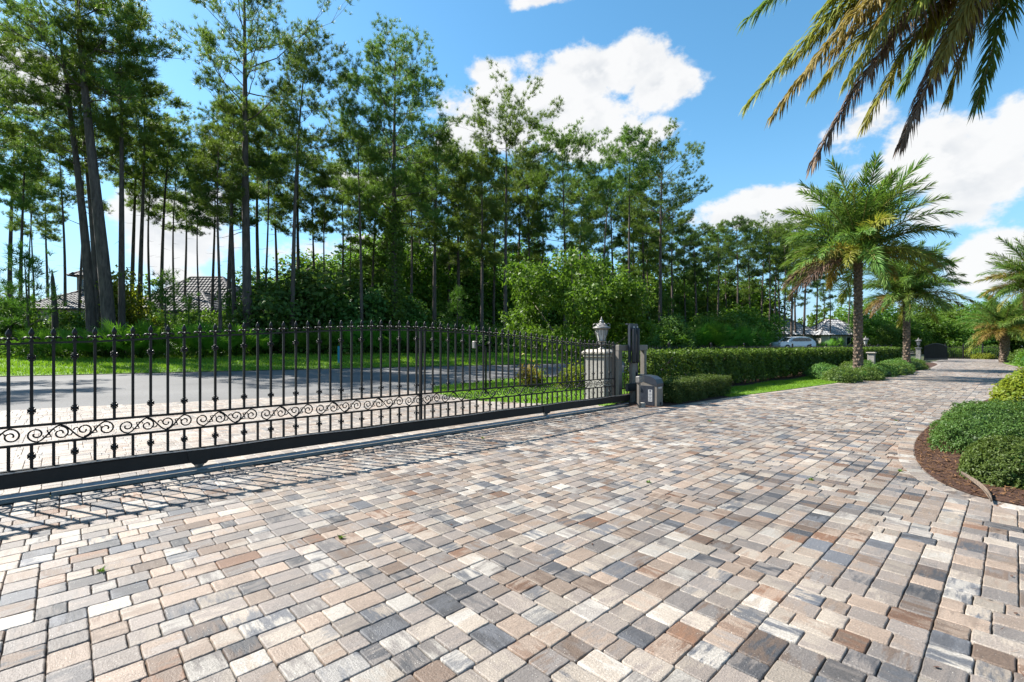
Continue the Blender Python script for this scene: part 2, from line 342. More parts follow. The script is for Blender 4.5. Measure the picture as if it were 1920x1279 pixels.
# ------------------------------------------------------------------ terrain
NE = np.array([(-400, 80), (-60, 24), (-20, 17.6), (-.9, 14.3), (5.6, 12.8), (8.5, 13.0), (12.5, 13.9), (15, 13.6), (30, 12), (45, 12), (600, 12)], float)
FE = np.array([(-400, 96), (-60, 39), (-20, 29.4), (-1.6, 24.8), (9.7, 22.2), (21.7, 19.2), (35, 18.4), (50, 18.5), (600, 18.5)], float)
def ne(x): return np.interp(x, NE[:, 0], NE[:, 1])
def fe(x): return np.interp(x, FE[:, 0], FE[:, 1])
ZR, ZW, VERGE = .25, .75, 7.0
def gz(x, y):
    a, b = ne(x), fe(x)
    return np.where(y < a, 0, np.where(y < b, ZR * (y - a) / (b - a), np.where(y < b + VERGE, ZR + (ZW - ZR) * (y - b) / VERGE, ZW)))
def gpt(px, d): x, y = at(px, d); return (x, y, float(gz(x, y)))
XS = np.unique(np.concatenate([np.array([-400, -200, -100]), np.arange(-60, 80, 2.0), np.array([100, 150, 250, 400, 600])]))
def strip_sheet(rows, mat, name, dz, kind='structure', xs=XS):
    V = []; 
    for x in xs:
        for f in rows: y = float(f(x)); V.append((x, y, float(gz(x, y)) + dz))
    k = len(rows); F = [(i * k + j, (i + 1) * k + j, (i + 1) * k + j + 1, i * k + j + 1) for i in range(len(xs) - 1) for j in range(k - 1)]
    me = bpy.data.meshes.new(name); me.from_pydata(V, [], F); me.update()
    o = link(name, me, mat); o['kind'] = kind; return o
strip_sheet([lambda x: -400, lambda x: 0, lambda x: ne(x), lambda x: fe(x), lambda x: fe(x) + VERGE, lambda x: fe(x) + 60, lambda x: 700], M['soil'], 'ground', -.06)
rd = strip_sheet([ne, lambda x: (ne(x) * 2 + fe(x)) / 3, lambda x: (ne(x) + 2 * fe(x)) / 3, fe], M['asphalt'], 'street', -.012)
vg = strip_sheet([lambda x: fe(x) - .02, lambda x: fe(x) + 1, lambda x: fe(x) + VERGE, lambda x: fe(x) + VERGE + 1.6], M['turf'], 'grass_verge', .012)

def poly_sheet(name, pts, z, mat, kind='structure'):
    me = bpy.data.meshes.new(name); me.from_pydata([(x, y, z) for x, y in pts], [], [tuple(range(len(pts)))])
    me.update(); o = link(name, me, mat)
    if kind: o['kind'] = kind
    return o
def inside(px, py, poly):
    px = np.asarray(px, float); py = np.asarray(py, float); r = np.zeros(px.shape, bool); n = len(poly)
    for i in range(n):
        x1, y1 = poly[i]; x2, y2 = poly[(i + 1) % n]
        c = ((y1 > py) != (y2 > py)) & (px < (x2 - x1) * (py - y1) / (y2 - y1 + 1e-12) + x1); r ^= c
    return r
def smooth_line(pts, n=6):
    "Catmull-Rom through the points"
    P = [np.array(p, float) for p in pts]; P = [2 * P[0] - P[1]] + P + [2 * P[-1] - P[-2]]; out = []
    for i in range(1, len(P) - 2):
        for k in range(n):
            t = k / n; a, b, c, d = P[i - 1:i + 3]
            out.append(tuple(.5 * (2 * b + (c - a) * t + (2 * a - 5 * b + 4 * c - d) * t * t + (3 * b - a - 3 * c + d) * t ** 3)))
    out.append(tuple(P[-2])); return out

YG = 6.14                                              # the gate stands on this line
LEFT = [(9.2, 5.55), gp(1243, 763), gp(1370, 745), gp(1500, 728), gp(1640, 708.5), gp(1700, 700), gp(1740, 691), gp(1758, 683), (52, 4.6), (66, 4.8)]
LEFT = smooth_line(LEFT, 5)
BED = [(5.75, -5), (5.6, -2.2), (5.62, -.75), gp(1920, 950), gp(1860, 938), gp(1800, 921), gp(1745, 893), gp(1716, 857), gp(1722, 820), gp(1765, 785), gp(1830, 758), (19, .15), (22.5, -1.0), (26, -1.6), (34, -1.3), (42, -.45), (51, .55), (66, .9)]
BED = smooth_line(BED, 6)
DRIVE = [(-7, -5)] + [BED[0]] + BED[1:] + LEFT[::-1] + [(9.2, YG - .19), (-7, YG - .19)]
APR_R = smooth_line([(8.75, YG + .14), (8.45, 6.9), (7.6, 8.3), (7.35, 9.4), (7.6, 11.2), (8.7, 13.02)], 5)
APRON = [(-.62, YG + .14)] + APR_R + [(5.6, 12.83), (2.5, 13.5), (-.9, 14.33), (-2.2, 14.65), (-1.2, 13.2), (-.72, 11.5)]
BED_IN = [(5.75, -5)] + BED[1:] + [(66, -12), (6, -12)]

poly_sheet('drive_base', DRIVE, -.018, M['sand'])

# ------------------------------------------------------------------ pavers
PAL = {  # base colours of the concrete blend
    'cream': (.44, .37, .30), 'white': (.49, .445, .39), 'tan': (.345, .258, .195), 'peach': (.41, .308, .235), 'grey': (.25, .218, .197),
    'warm': (.315, .262, .225), 'char': (.085, .084, .090), 'blue': (.15, .152, .165), 'rust': (.23, .122, .07), 'brown': (.20, .137, .098)}
PALD = {k: tuple(sum(c) / 3 + (v - sum(c) / 3) * .96 for v in c) for k, c in PAL.items()}
PK = list(PAL); PW = np.array([.165, .07, .135, .10, .185, .20, .045, .05, .02, .04]); PW /= PW.sum()
PAIR = {'cream': ['white', 'tan', 'warm', 'blue'], 'white': ['cream', 'grey', 'blue'], 'tan': ['peach', 'warm', 'cream', 'brown'], 'peach': ['cream', 'tan', 'rust'],
        'grey': ['warm', 'char', 'white', 'brown'], 'warm': ['grey', 'tan', 'cream'], 'char': ['blue', 'grey', 'brown'], 'blue': ['char', 'white', 'grey'], 'rust': ['brown', 'peach', 'tan'], 'brown': ['rust', 'grey', 'char']}
class Pav:
    def __init__(s): s.V = []; s.F = []; s.ca = []; s.cb = []; s.uv = []; s.n = 0
def paver_piece(out, cx, cy, L, W, rot, hi, quad=None, dz=0.0, calm=0.0):
    "one tumbled paver: L x W, rotated; quad gives four explicit corners instead"
    r = R
    if quad is None:
        g = .0016 if hi else .0014
        a, b = L / 2 - g, W / 2 - g; C = [(-a, -b), (a, -b), (a, b), (-a, b)]
        ca_, sa_ = math.cos(rot), math.sin(rot)
    else:
        C = [(q[0] - cx, q[1] - cy) for q in quad]; C = [(x * .965, y * .965) for x, y in C]; ca_, sa_ = 1, 0
    j = .0022 if hi else .0015; ring = []
    for i in range(4):
        p, q, o = C[i], C[(i + 1) % 4], C[i - 1]
        ch = r.uniform(.004, .010); lp = math.hypot(p[0] - o[0], p[1] - o[1]); lq = math.hypot(q[0] - p[0], q[1] - p[1])
        ring.append((p[0] + (o[0] - p[0]) * ch / lp, p[1] + (o[1] - p[1]) * ch / lp))
        ring.append((p[0] + (q[0] - p[0]) * ch / lq, p[1] + (q[1] - p[1]) * ch / lq))
        if hi:
            for t in (.34, .67): ring.append((p[0] + (q[0] - p[0]) * t + r.uniform(-j, j), p[1] + (q[1] - p[1]) * t + r.uniform(-j, j)))
    n = len(ring); tx, ty, z0 = r.uniform(-.007, .007), r.uniform(-.007, .007), r.uniform(-.0012, .0012) + dz
    if hi: levels = [(0, -.016, 0), (.0015, -.0030, .5), (.0062, 0, 1)]
    else: levels = [(0, -.008, 0), (.0045, 0, 1)]
    base = out.n; ex, ey = r.random() * 40, r.random() * 40; ez = r.random() * 60; ax = r.random() < .62
    k1 = PK[np.searchsorted(np.cumsum(PW), r.random())] if True else None
    k2 = r.choice(PAIR[k1]) if r.random() < .9 else k1
    f = r.uniform(.78, 1.18) * .655; A = [c * f for c in PALD[k1]]; f2 = f * r.uniform(.88, 1.12); B = [c * f2 for c in PALD[k2]]
    w = r.uniform(.55, 1.1); B = [a * (1 - w) + b * w for a, b in zip(A, B)]
    if calm: mean = (.40, .345, .295); A = [a * (1 - calm) + q * calm for a, q in zip(A, mean)]; B = [a * (1 - calm) + q * calm for a, q in zip(B, mean)]
    for ins, z, wt in levels:
        for x, y in ring:
            l = math.hypot(x, y) or 1; s = 1 - ins * 1.25 / l
            xx, yy = x * s, y * s; zz = z0 + z + (xx * tx + yy * ty) * (1 if wt else 0)
            if hi and wt == 1: zz += r.uniform(-.0006, .0006)
            X, Y = cx + xx * ca_ - yy * sa_, cy + xx * sa_ + yy * ca_
            out.V.append((X, Y, zz)); out.uv.append((xx + ex, yy + ey, ez) if ax else (yy + ex, xx + ey, ez)); out.ca.append((*A, 1)); out.cb.append((*B, 1))
    m = len(levels)
    for l in range(m - 1):
        for i in range(n):
            k = (i + 1) % n; out.F.append((base + l * n + i, base + l * n + k, base + (l + 1) * n + k, base + (l + 1) * n + i))
    out.F.append(tuple(base + (m - 1) * n + i for i in range(n))); out.n += n * m
def pav_mesh(out, name):
    me = bpy.data.meshes.new(name); me.from_pydata(out.V, [], out.F)
    for an, ty, data, key in (('ca', 'FLOAT_COLOR', out.ca, 'color'), ('cb', 'FLOAT_COLOR', out.cb, 'color'), ('puv', 'FLOAT_VECTOR', out.uv, 'vector')):
        a = me.attributes.new(an, ty, 'POINT'); a.data.foreach_set(key, np.asarray(data, dtype=np.float32).ravel())
    me.polygons.foreach_set('use_smooth', np.array([len(f) == 4 for f in out.F], dtype=bool)); me.update(); me.materials.append(M['paver']); return me
def to_px(x, y, z=0):
    F = x * CG + y * SG; r = x * SG - y * CG
    return (F, CX + FPX * r / F, HOR - FPX * (z - H0) / F) if F > .05 else (F, 0, 0)
PITCH = .144
def fill(T):
    "piece lengths that exactly fill a run of length T"
    n = max(1, round(T / (PITCH * 1.08))); w = [R.choices((.72, 1.0, 1.42), (.24, .48, .28))[0] for _ in range(n)]; k = T / sum(w); return [v * k for v in w]
def field(poly, x0, x1, y0, y1, ybase):
    "bands of the laying pattern: stretches of courses along the band alternate with stretches laid across it"
    out = []; y = ybase
    while y < y1:
        k = R.choice((3, 4, 5, 5, 6)); T = k * PITCH; x = x0 - R.random() * .8; kind = R.random() < .5
        while x < x1:
            if kind:
                Ls = R.choice((5, 6, 7, 8, 10)) * PITCH
                for j in range(k):
                    u = x
                    for l in fill(Ls): out.append((u + l / 2, y + (j + .5) * PITCH, l, 0)); u += l
            else:
                n = R.choice((3, 4, 5, 6, 7)); Ls = n * PITCH
                for j in range(n):
                    u = y
                    for l in fill(T): out.append((x + (j + .5) * PITCH, u + l / 2, l, 1)); u += l
            x += Ls; kind = not kind
        y += T
    A = np.array([(o[0], o[1]) for o in out]); ok = inside(A[:, 0], A[:, 1], poly)
    for d in ((.09, .09), (-.09, .09), (.09, -.09), (-.09, -.09)): ok |= inside(A[:, 0] + d[0], A[:, 1] + d[1], poly)
    return [o for o, k in zip(out, ok) if k and o[1] < poly_top(poly, o)]
def poly_top(poly, o): return 1e9
drive_root = bpy.data.objects.new('driveway', None); COL.objects.link(drive_root); drive_root['kind'] = 'structure'
pcs = [c for c in field(DRIVE, -7, 66, -5, YG + .5, -5.2) if c[1] + (c[2] if c[3] else PITCH) / 2 < YG - .16]
near = []; mid = []
for c in pcs:
    F, px, py = to_px(c[0], c[1])
    if F > 0 and -25 < px < 1945 and py < 1300: near.append((F, c))
    else: mid.append((F, c))
near.sort(key=lambda t: t[0])
for F, (x, y, L, rt_) in near[:290]:
    o = Pav(); paver_piece(o, 0, 0, L, PITCH, rt_ * math.pi / 2, True)
    link('paver', pav_mesh(o, 'paver'), None, drive_root, (x, y, 0))
fld = Pav()
for F, (x, y, L, rt_) in near[290:] + mid:
    paver_piece(fld, x, y, L, PITCH, rt_ * math.pi / 2, 0 < F < 9)
# border course round the planting bed
def border(out, line, w, side, step=.165, dz=.004, hi=True, calm=0.0):
    P = [np.array(p) for p in line]; seg = [np.linalg.norm(P[i + 1] - P[i]) for i in range(len(P) - 1)]; S = np.concatenate([[0], np.cumsum(seg)])
    def pt(s): return np.array([np.interp(s, S, [p[0] for p in P]), np.interp(s, S, [p[1] for p in P])])
    n = int(S[-1] / step)
    for i in range(n):
        a, b = pt(i * step), pt((i + 1) * step); ta = pt(i * step + .12) - pt(max(i * step - .12, 0)); tb = pt((i + 1) * step + .12) - pt((i + 1) * step - .12)
        na = np.array([-ta[1], ta[0]]) / np.linalg.norm(ta) * side; nb = np.array([-tb[1], tb[0]]) / np.linalg.norm(tb) * side
        q = [a, b, b + nb * w, a + na * w]
        if side < 0: q = q[::-1]
        c = sum(q) / 4; paver_piece(out, c[0], c[1], 0, 0, 0, hi, quad=[tuple(v) for v in q], dz=dz, calm=calm)
border(fld, BED, .17, 1, dz=.002)
border(fld, LEFT, .215, -1, hi=False, calm=.3)
fo = link('paver_field', pav_mesh(fld, 'paver_field'), None, drive_root); fo['kind'] = 'stuff'
apron_root = bpy.data.objects.new('entrance_apron', None); COL.objects.link(apron_root); apron_root['kind'] = 'structure'
ap = Pav()
for x, y, L, rt_ in field(APRON, -2.6, 9.2, YG + .14, 14.8, YG + .14): paver_piece(ap, x, y, L, PITCH, rt_ * math.pi / 2, False, calm=.3)
border(ap, [(-.62, YG + .16), (-.66, 9), (-.72, 11.5), (-1.2, 13.2), (-2.2, 14.6)], .23, -1, hi=False, calm=.4)
border(ap, APR_R, .23, 1, hi=False, calm=.4)
fo = link('paver_field', pav_mesh(ap, 'apron_pavers'), None, apron_root); fo['kind'] = 'stuff'
poly_sheet('apron_base', APRON, -.018, M['sand'])

# ------------------------------------------------------------------ sliding gate
def gate_pt(px, py):
    l = lat_of(px); d = YG / (SG - l * CG); return d * (CG + l * SG), H0 - (py - HOR) / FPX * d
prof = [gate_pt(*p) for p in ((16, 644), (59, 644), (176, 641.5), (310, 636), (478, 625), (612, 619.5), (700, 617.5), (786, 618), (856, 622), (935, 629), (1006, 639), (1060, 646), (1096, 649.5), (1132, 650.5))]
prof = [(-2.2, prof[0][1] - .03)] + prof + [(9.4, prof[-1][1])]
def ztop(x): return float(np.interp(x, [p[0] for p in prof], np.convolve([prof[0][1]] + [p[1] for p in prof] + [prof[-1][1]], [.25, .5, .25], 'valid')))
ZB0, ZB1, ZL, ZU = .082, .215, .452, .622            # beam, lower and upper scroll rails
XL, XR = -1.75, 8.93
gate = thing('sliding_gate', (0, YG, 0), 'long black wrought iron sliding gate with arched top and scroll band across the drive', 'gate')
MB().box(((XL + XR + .6) / 2, 0, (ZB0 + ZB1) / 2), (XR - XL + .6, .075, ZB1 - ZB0), bev=.006).build('bottom_beam', M['rust_iron'], gate)
MB().box(((XL + XR) / 2, -.02, ZB1 + .012), (XR - XL, .045, .024)).build('bottom_angle', M['iron'], gate)
for z in (ZL, ZU): MB().box(((XL + XR) / 2, 0, z), (XR - XL, .03, .022), bev=.003).build('scroll_rail', M['iron'], gate)
xs = np.linspace(XL, XR, 70); m = MB()
for i in range(69):
    x0, x1 = xs[i], xs[i + 1]; z0, z1 = ztop(x0), ztop(x1)
    m.add([(x0, -.018, z0 - .009), (x1, -.018, z1 - .009), (x1, .018, z1 - .009), (x0, .018, z0 - .009), (x0, -.018, z0 + .009), (x1, -.018, z1 + .009), (x1, .018, z1 + .009), (x0, .018, z0 + .009)],
          [(0, 3, 2, 1), (4, 5, 6, 7), (0, 1, 5, 4), (2, 3, 7, 6)])
m.build('top_rail', M['iron'], gate)
# finial: stem, four leaves and a spear tip
m = MB().lathe([(.010, 0), (.017, .006), (.017, .014), (.011, .02), (.012, .034), (.02, .040), (.02, .048), (.012, .053), (.017, .066), (.022, .082), (.017, .102), (.007, .122), (.001, .134)], 8)
for k in range(4):
    a = k * math.pi / 2; c, s = math.cos(a), math.sin(a)
    pth = [(.012, .036), (.03, .045), (.046, .042), (.055, .03), (.05, .02)]
    m.tube([(r * c, r * s, z) for r, z in pth], [.011, .010, .009, .008, .004], 5)
FIN = m.mesh('finial', True); FIN.materials.append(M['iron'])
m = MB().lathe([(.012, -.034), (.020, -.03), (.020, -.022), (.014, -.016), (.017, -.01), (.026, -.004), (.026, .004), (.017, .01), (.014, .016), (.020, .022), (.020, .03), (.012, .034)], 8)
for k in range(4):
    a = k * math.pi / 2 + math.pi / 4; c, s = math.cos(a), math.sin(a)
    for sg in (1, -1): m.tube([(.015 * c, .015 * s, 0), (.032 * c, .032 * s, .008 * sg), (.036 * c, .036 * s, .018 * sg)], [.008, .008, .003], 4)
COLR = m.mesh('collar', True); COLR.materials.append(M['iron'])
SPC = (gate_pt(305, 700)[0] - gate_pt(59.2, 700)[0]) / 6 / 1.0
g0 = gate_pt(59.2, 700)[0]; g1 = gate_pt(16.2, 700)[0]; SPC = .1445
k = 0
for i in range(-12, 66):
    x = g0 + i * SPC
    if x < XL + .08 or x > XR - .06: continue
    zt = ztop(x); m = MB().box((0, 0, (ZU + zt) / 2 - .002), (.023, .023, zt - ZU + .02))
    m.box((0, 0, (ZB1 + ZL) / 2), (.023, .023, ZL - ZB1 + .01))
    p = m.build('picket', M['iron'], gate, (x, 0, 0))
    link('finial', FIN, None, p, (0, 0, zt + .005))
    if i % 2 == 0:
        for z in (zt - .135, ZU + .135, (ZB1 + ZL) / 2 + .012): link('collar', COLR, None, p, (0, 0, z))
xm = gate_pt(786, 700)[0]
for x, w, zt in ((XL, .06, ztop(XL)), (round((xm - g0) / SPC - .5) * SPC + g0 + SPC * .5, .036, ztop(xm)), (XR, .06, ztop(XR))):
    MB().box((0, 0, (ZB1 + zt) / 2 + .02), (w, .052, zt - ZB1 + .04), bev=.004).build('stile', M['iron'], gate, (x, 0, 0))
# scroll work, one repeat of the running scroll shared by all
def spiral(cx, cz, r0, a0, turns, sgn, r1=.35):
    n = int(16 * turns) + 2
    return [(cx + r0 * (1 - (1 - r1) * (i / (n - 1)) ** .8) * math.cos(a0 + sgn * 2 * math.pi * turns * i / (n - 1)), 0, cz + r0 * (1 - (1 - r1) * (i / (n - 1)) ** .8) * math.sin(a0 + sgn * 2 * math.pi * turns * i / (n - 1))) for i in range(n)]
PER = .648; BH = (ZU - ZL) - .022; hz = BH / 2; q = PER / 4
m = MB(); rad = .0074
ext = [q * .5, q * 1.5, q * 2.5, q * 3.5]; sg = [-1, 1, -1, 1]
wave = []
for i in range(41):
    t = i / 40; x = q * .5 + (q * 3) * t; wave.append((x, 0, -math.cos(math.pi * 3 * t) * (hz - .006)))
m.tube(wave, rad, 5)
rr = hz - .006
m.tube(spiral(ext[0], 0, rr, -math.pi / 2, 1.35, -1, .22), rad, 5)       # first trough: the wave begins here and curls up its left
m.tube(spiral(ext[1], -.006, rr * .96, math.pi / 2, 1.3, -1, .22), rad, 5)
m.tube(spiral(ext[2], .006, rr * .96, -math.pi / 2, 1.3, 1, .22), rad, 5)
m.tube(spiral(ext[3], 0, rr, math.pi / 2, 1.35, -1, .22), rad, 5)
for x, s in ((q * 1.02, -1), (q * 2.02, 1), (q * 3.02, -1)):
    for e in (1, -1):
        m.tube([(x + .004 * e, 0, .012 * e * s), (x - .012 * e * s * -1, 0, .03 * e), (x + .03 * e, 0, .035 * e), (x + .042 * e, 0, .02 * e), (x + .032 * e, 0, .010 * e)], [rad, rad * .9, rad * .8, rad * .7, rad * .4], 5)
SCR = m.mesh('scroll', True); SCR.materials.append(M['iron'])
x = gate_pt(44, 800)[0] - 3 * PER
while x < XR - .2:
    if x > XL: link('scroll', SCR, None, gate, (x, 0, (ZL + ZU) / 2))
    x += PER
# drive chain lying along the beam, and the wheels
m = MB(); x = XL
n = int((XR + .5 - XL) / .03)
for i in range(n):
    xx = XL + i * .03; sag = .006 * math.sin(i * .11)
    if i % 2: m.box((xx, -.052, ZB1 + .013 + sag), (.034, .006, .013))
    else: m.box((xx, -.052, ZB1 + .013 + sag), (.03, .013, .009))
m.build('drive_chain', M['steel'], gate)
for px in (373, 1023):
    xw = gate_pt(px, 870)[0]
    w = MB(); w.tube([(0, -.022, 0), (0, -.008, 0), (0, 0, 0), (0, .008, 0), (0, .022, 0)], [.055, .055, .042, .055, .055], 14)
    wo = w.build('wheel', M['steel'], gate, (xw, 0, .075), True)
    MB().prism([(-.115, .215 - .075), (.115, .215 - .075), (.10, .03), (.055, -.015), (-.055, -.015), (-.10, .03)], 'y', -.050, -.042).build('wheel_cover', M['rust_iron'], wo)
trk = thing('gate_track', (0, YG, 0), 'concrete strip with steel rail running under the sliding gate', 'track')
n = 12; L_ = (9.6 + 7) / n
for i in range(n): MB().box((-7 + L_ * (i + .5), -.02, -.012), (L_ - .008, .24, .02), bev=.003).build('concrete_section', M['track'], trk)
MB().add([(-7, -.022, -.003), (9.5, -.022, -.003), (9.5, 0, .026), (-7, 0, .026), (9.5, .022, -.003), (-7, .022, -.003)], [(0, 1, 2, 3), (3, 2, 4, 5), (0, 3, 5), (1, 4, 2)]).build('steel_rail', M['steel'], trk)

# ------------------------------------------------------------------ pillar, lantern, guide frame, operator
pil = thing('gate_pillar', (9.46, 6.86, -.05), 'short pale stucco pillar with stone cap behind the gate end', 'pillar')
MB().box((0, 0, .56), (.56, .56, 1.12), bev=.01).build('shaft', M['stucco'], pil)
MB().box((0, 0, .06), (.62, .62, .14), bev=.012).build('plinth', M['stucco'], pil)
m = MB().box((0, 0, 1.155), (.64, .64, .07), bev=.015); m.box((0, 0, 1.225), (.70, .70, .07), bev=.02); m.box((0, 0, 1.285), (.66, .66, .05), taper=.75)
m.build('cap', M['stone'], pil)
def make_lantern(loc, label, group=None, sc=1.0):
    L = thing('lantern', loc, label, 'lantern', group); L.scale = (sc, sc, sc)
    MB().lathe([(.12, 0), (.12, .02), (.06, .035), (.035, .06), (.03, .10), (.05, .12), (.055, .14), (.035, .155), (.045, .18), (.09, .195), (.105, .205), (.105, .215)], 12).build('pedestal', M['silver'], L, smooth=True)
    m = MB()
    for k in range(6):
        a = k * math.pi / 3; c, s = math.cos(a), math.sin(a)
        m.tube([(.095 * c, .095 * s, .21), (.155 * c, .155 * s, .50)], .010, 5)
        m.tube([(.06 * c, .06 * s, .13), (.10 * c, .10 * s, .10), (.13 * c, .13 * s, .14), (.11 * c, .11 * s, .19)], [.008, .009, .008, .005], 5)
        b = a + math.pi / 3; m.tube([(.157 * c, .157 * s, .47), (.148 * (c + math.cos(b)) / 2, .148 * (s + math.sin(b)) / 2, .44 + .05), (.157 * math.cos(b), .157 * math.sin(b), .47)], .007, 4)
        am = a + math.pi / 6
        m.tube([(.125 * math.cos(am) * .87, .125 * math.sin(am) * .87, .34), (.14 * math.cos(am) * .9, .14 * math.sin(am) * .9, .48)], .005, 4)
    m.build('frame', M['silver'], L, smooth=True)
    for k in range(6):
        a, b = k * math.pi / 3, (k + 1) * math.pi / 3
        P = [(.086, a, .215), (.086, b, .215), (.145, b, .495), (.145, a, .495)]
        o = [(r * math.cos(t), r * math.sin(t), z) for r, t, z in P]; i_ = [(x * .94, y * .94, z) for x, y, z in o]
        MB().add(o + i_, [(0, 1, 2, 3), (7, 6, 5, 4), (0, 4, 5, 1), (1, 5, 6, 2), (2, 6, 7, 3), (3, 7, 4, 0)]).build('pane', M['frost'], L)
    m = MB().lathe([(.16, .49), (.205, .50), (.215, .525), (.195, .545), (.15, .56), (.115, .60), (.085, .63), (.05, .645), (.045, .66), (.06, .675), (.045, .70), (.02, .715), (.03, .735), (.012, .755), (.003, .80)], 12)
    for k in range(6):
        a = k * math.pi / 3; c, s = math.cos(a), math.sin(a)
        m.tube([(.12 * c, .12 * s, .60), (.16 * c, .16 * s, .63), (.2 * c, .2 * s, .60), (.205 * c, .205 * s, .565), (.18 * c, .18 * s, .56)], [.008, .009, .009, .008, .004], 5)
    m.build('roof', M['silver'], L, smooth=True); return L
make_lantern((9.46, 6.86, 1.255), 'ornate silver lantern with frosted panes standing on the pillar by the gate operator')

gf = thing('guide_frame', (0, 6.42, -.05), 'taupe tubular guide frame with two dark rollers at the gate end', 'gate guide')
xa, xb = 9.52, 10.62
MB().box((xa, 0, .65), (.15, .12, 1.30), bev=.008).build('post', M['taupe'], gf)
MB().box((xb, 0, .65), (.11, .12, 1.30), bev=.008).build('post', M['taupe'], gf)
MB().box(((xa + xb) / 2, -.01, 1.345), (xb - xa + .16, .13, .14), bev=.008).build('crossbar', M['taupe'], gf)
MB().box((9.86, -.16, .50), (.13, .10, 1.0), bev=.006).build('inner_post', M['taupe'], gf)
m = MB()
m.prism([(9.72, 1.0), (9.76, 1.0), (9.76, 1.72), (9.80, 1.80), (9.88, 1.80), (9.98, 1.80), (10.02, 1.72), (10.02, .05), (10.06, .05), (10.06, 1.92), (9.72, 1.92)], 'y', -.19, -.13)
m.box((10.04, -.11, .98), (.03, .10, 1.85)); m.box((9.89, -.11, 1.91), (.34, .10, .03))
m.build('roller_bracket', M['slate'], gf)
for xr in (9.80, 9.95):
    rl = MB().lathe([(.012, -.42), (.05, -.40), (.055, -.38), (.055, .38), (.05, .40), (.012, .42)], 14).build('roller', M['rubber'], gf, (xr, -.24, 1.40), True)
    MB().lathe([(.018, .40), (.018, .45), (.01, .455)], 8).build('roller_bolt', M['steel'], rl)
MB().box((9.80, -.20, .42), (.50, .07, .18), bev=.006).build('catch_plate', M['rubber'], gf)
# post with chain box in front of the operator
jb = thing('chain_post', (9.12, 5.63, -.05), 'short steel post with small grey box in front of the gate operator', 'post')
MB().box((0, 0, .30), (.06, .06, .60), bev=.004).build('post', M['taupe'], jb)
MB().box((.01, -.005, .66), (.14, .10, .14), bev=.01).build('junction_box', M['silver'], jb)
MB().box((.11, -.01, .69), (.09, .07, .17), bev=.006).build('sensor', M['taupe'], jb)
MB().box((.14, .02, .09), (.16, .12, .1), bev=.01).build('footing', M['stone'], jb)
op = thing('gate_operator', (9.66, 5.66, -.03), 'boxy gate motor housing with sloping dark hood and white sticker', 'gate operator', rz=math.radians(4)); op.scale = (.88, .88, .88)
# hood profile seen from the gate side (y across, z up)
m = MB().prism([(-.25, 0), (.26, 0), (.26, .78), (.12, .80), (-.10, .77), (-.21, .70), (-.25, .60)], 'x', -.17, .17); m.build('body', M['taupe'], op)
m = MB().prism([(-.262, .53), (-.262, .61), (-.22, .715), (-.105, .785), (.12, .815), (.275, .795), (.275, .53), (.262, .53), (.262, .70), (-.252, .54)], 'x', -.182, .182); m.build('hood', M['slate'], op)
MB().box((-.174, .02, .30), (.01, .40, .50), bev=.003).build('side_shade', M['slate'], op)  # shade on the taupe housing's side, painted as a dark sheet
MB().box((-.182, -.08, .30), (.004, .11, .30)).build('sticker', M['label'], op)
m = MB()
for i in range(6): m.box((-.1855, -.08, .19 + i * .036), (.002, .085 - .03 * (i % 2), .009))
m.box((-.1855, -.08, .42), (.002, .05, .035)); m.build('sticker_print', M['ink'], op)
MB().box((0, -.254, .50), (.20, .012, .045)).build('name_plate', M['label'], op)
m = MB().lathe([(.035, 0), (.035, .012), (.02, .016)], 12); k = m.build('key_lock', M['rubber'], op, (.04, -.252, .10)); k.rotation_euler = (math.pi / 2, 0, 0)
# keypad pedestal outside the gate
x, y = at(911, 13.4)
kp = thing('keypad_pedestal', (x, y, -.05), 'thin black gooseneck keypad pedestal outside the gate', 'keypad')
MB().tube([(0, 0, 0), (0, 0, 1.25), (-.03, .0, 1.36), (-.12, .03, 1.40), (-.30, .06, 1.40)], .028, 8).build('pole', M['iron'], kp, smooth=True)
MB().box((-.34, .07, 1.42), (.12, .12, .20), bev=.012).build('keypad_box', M['silver'], kp)
MB().lathe([(.11, 0), (.11, .07), (.04, .09)], 10).build('base_plate', M['iron'], kp)
x, y = at(635, 24.5); z = float(gz(x, y))
mk = thing('marker_post', (x, y, z - .1), 'thin teal utility marker post in the grass verge', 'marker post')
MB().box((0, 0, .52), (.10, .05, 1.04), bev=.01).build('post', M['teal'], mk)
MB().box((0, -.027, .85), (.07, .006, .16)).build('decal', M['teal'], mk)

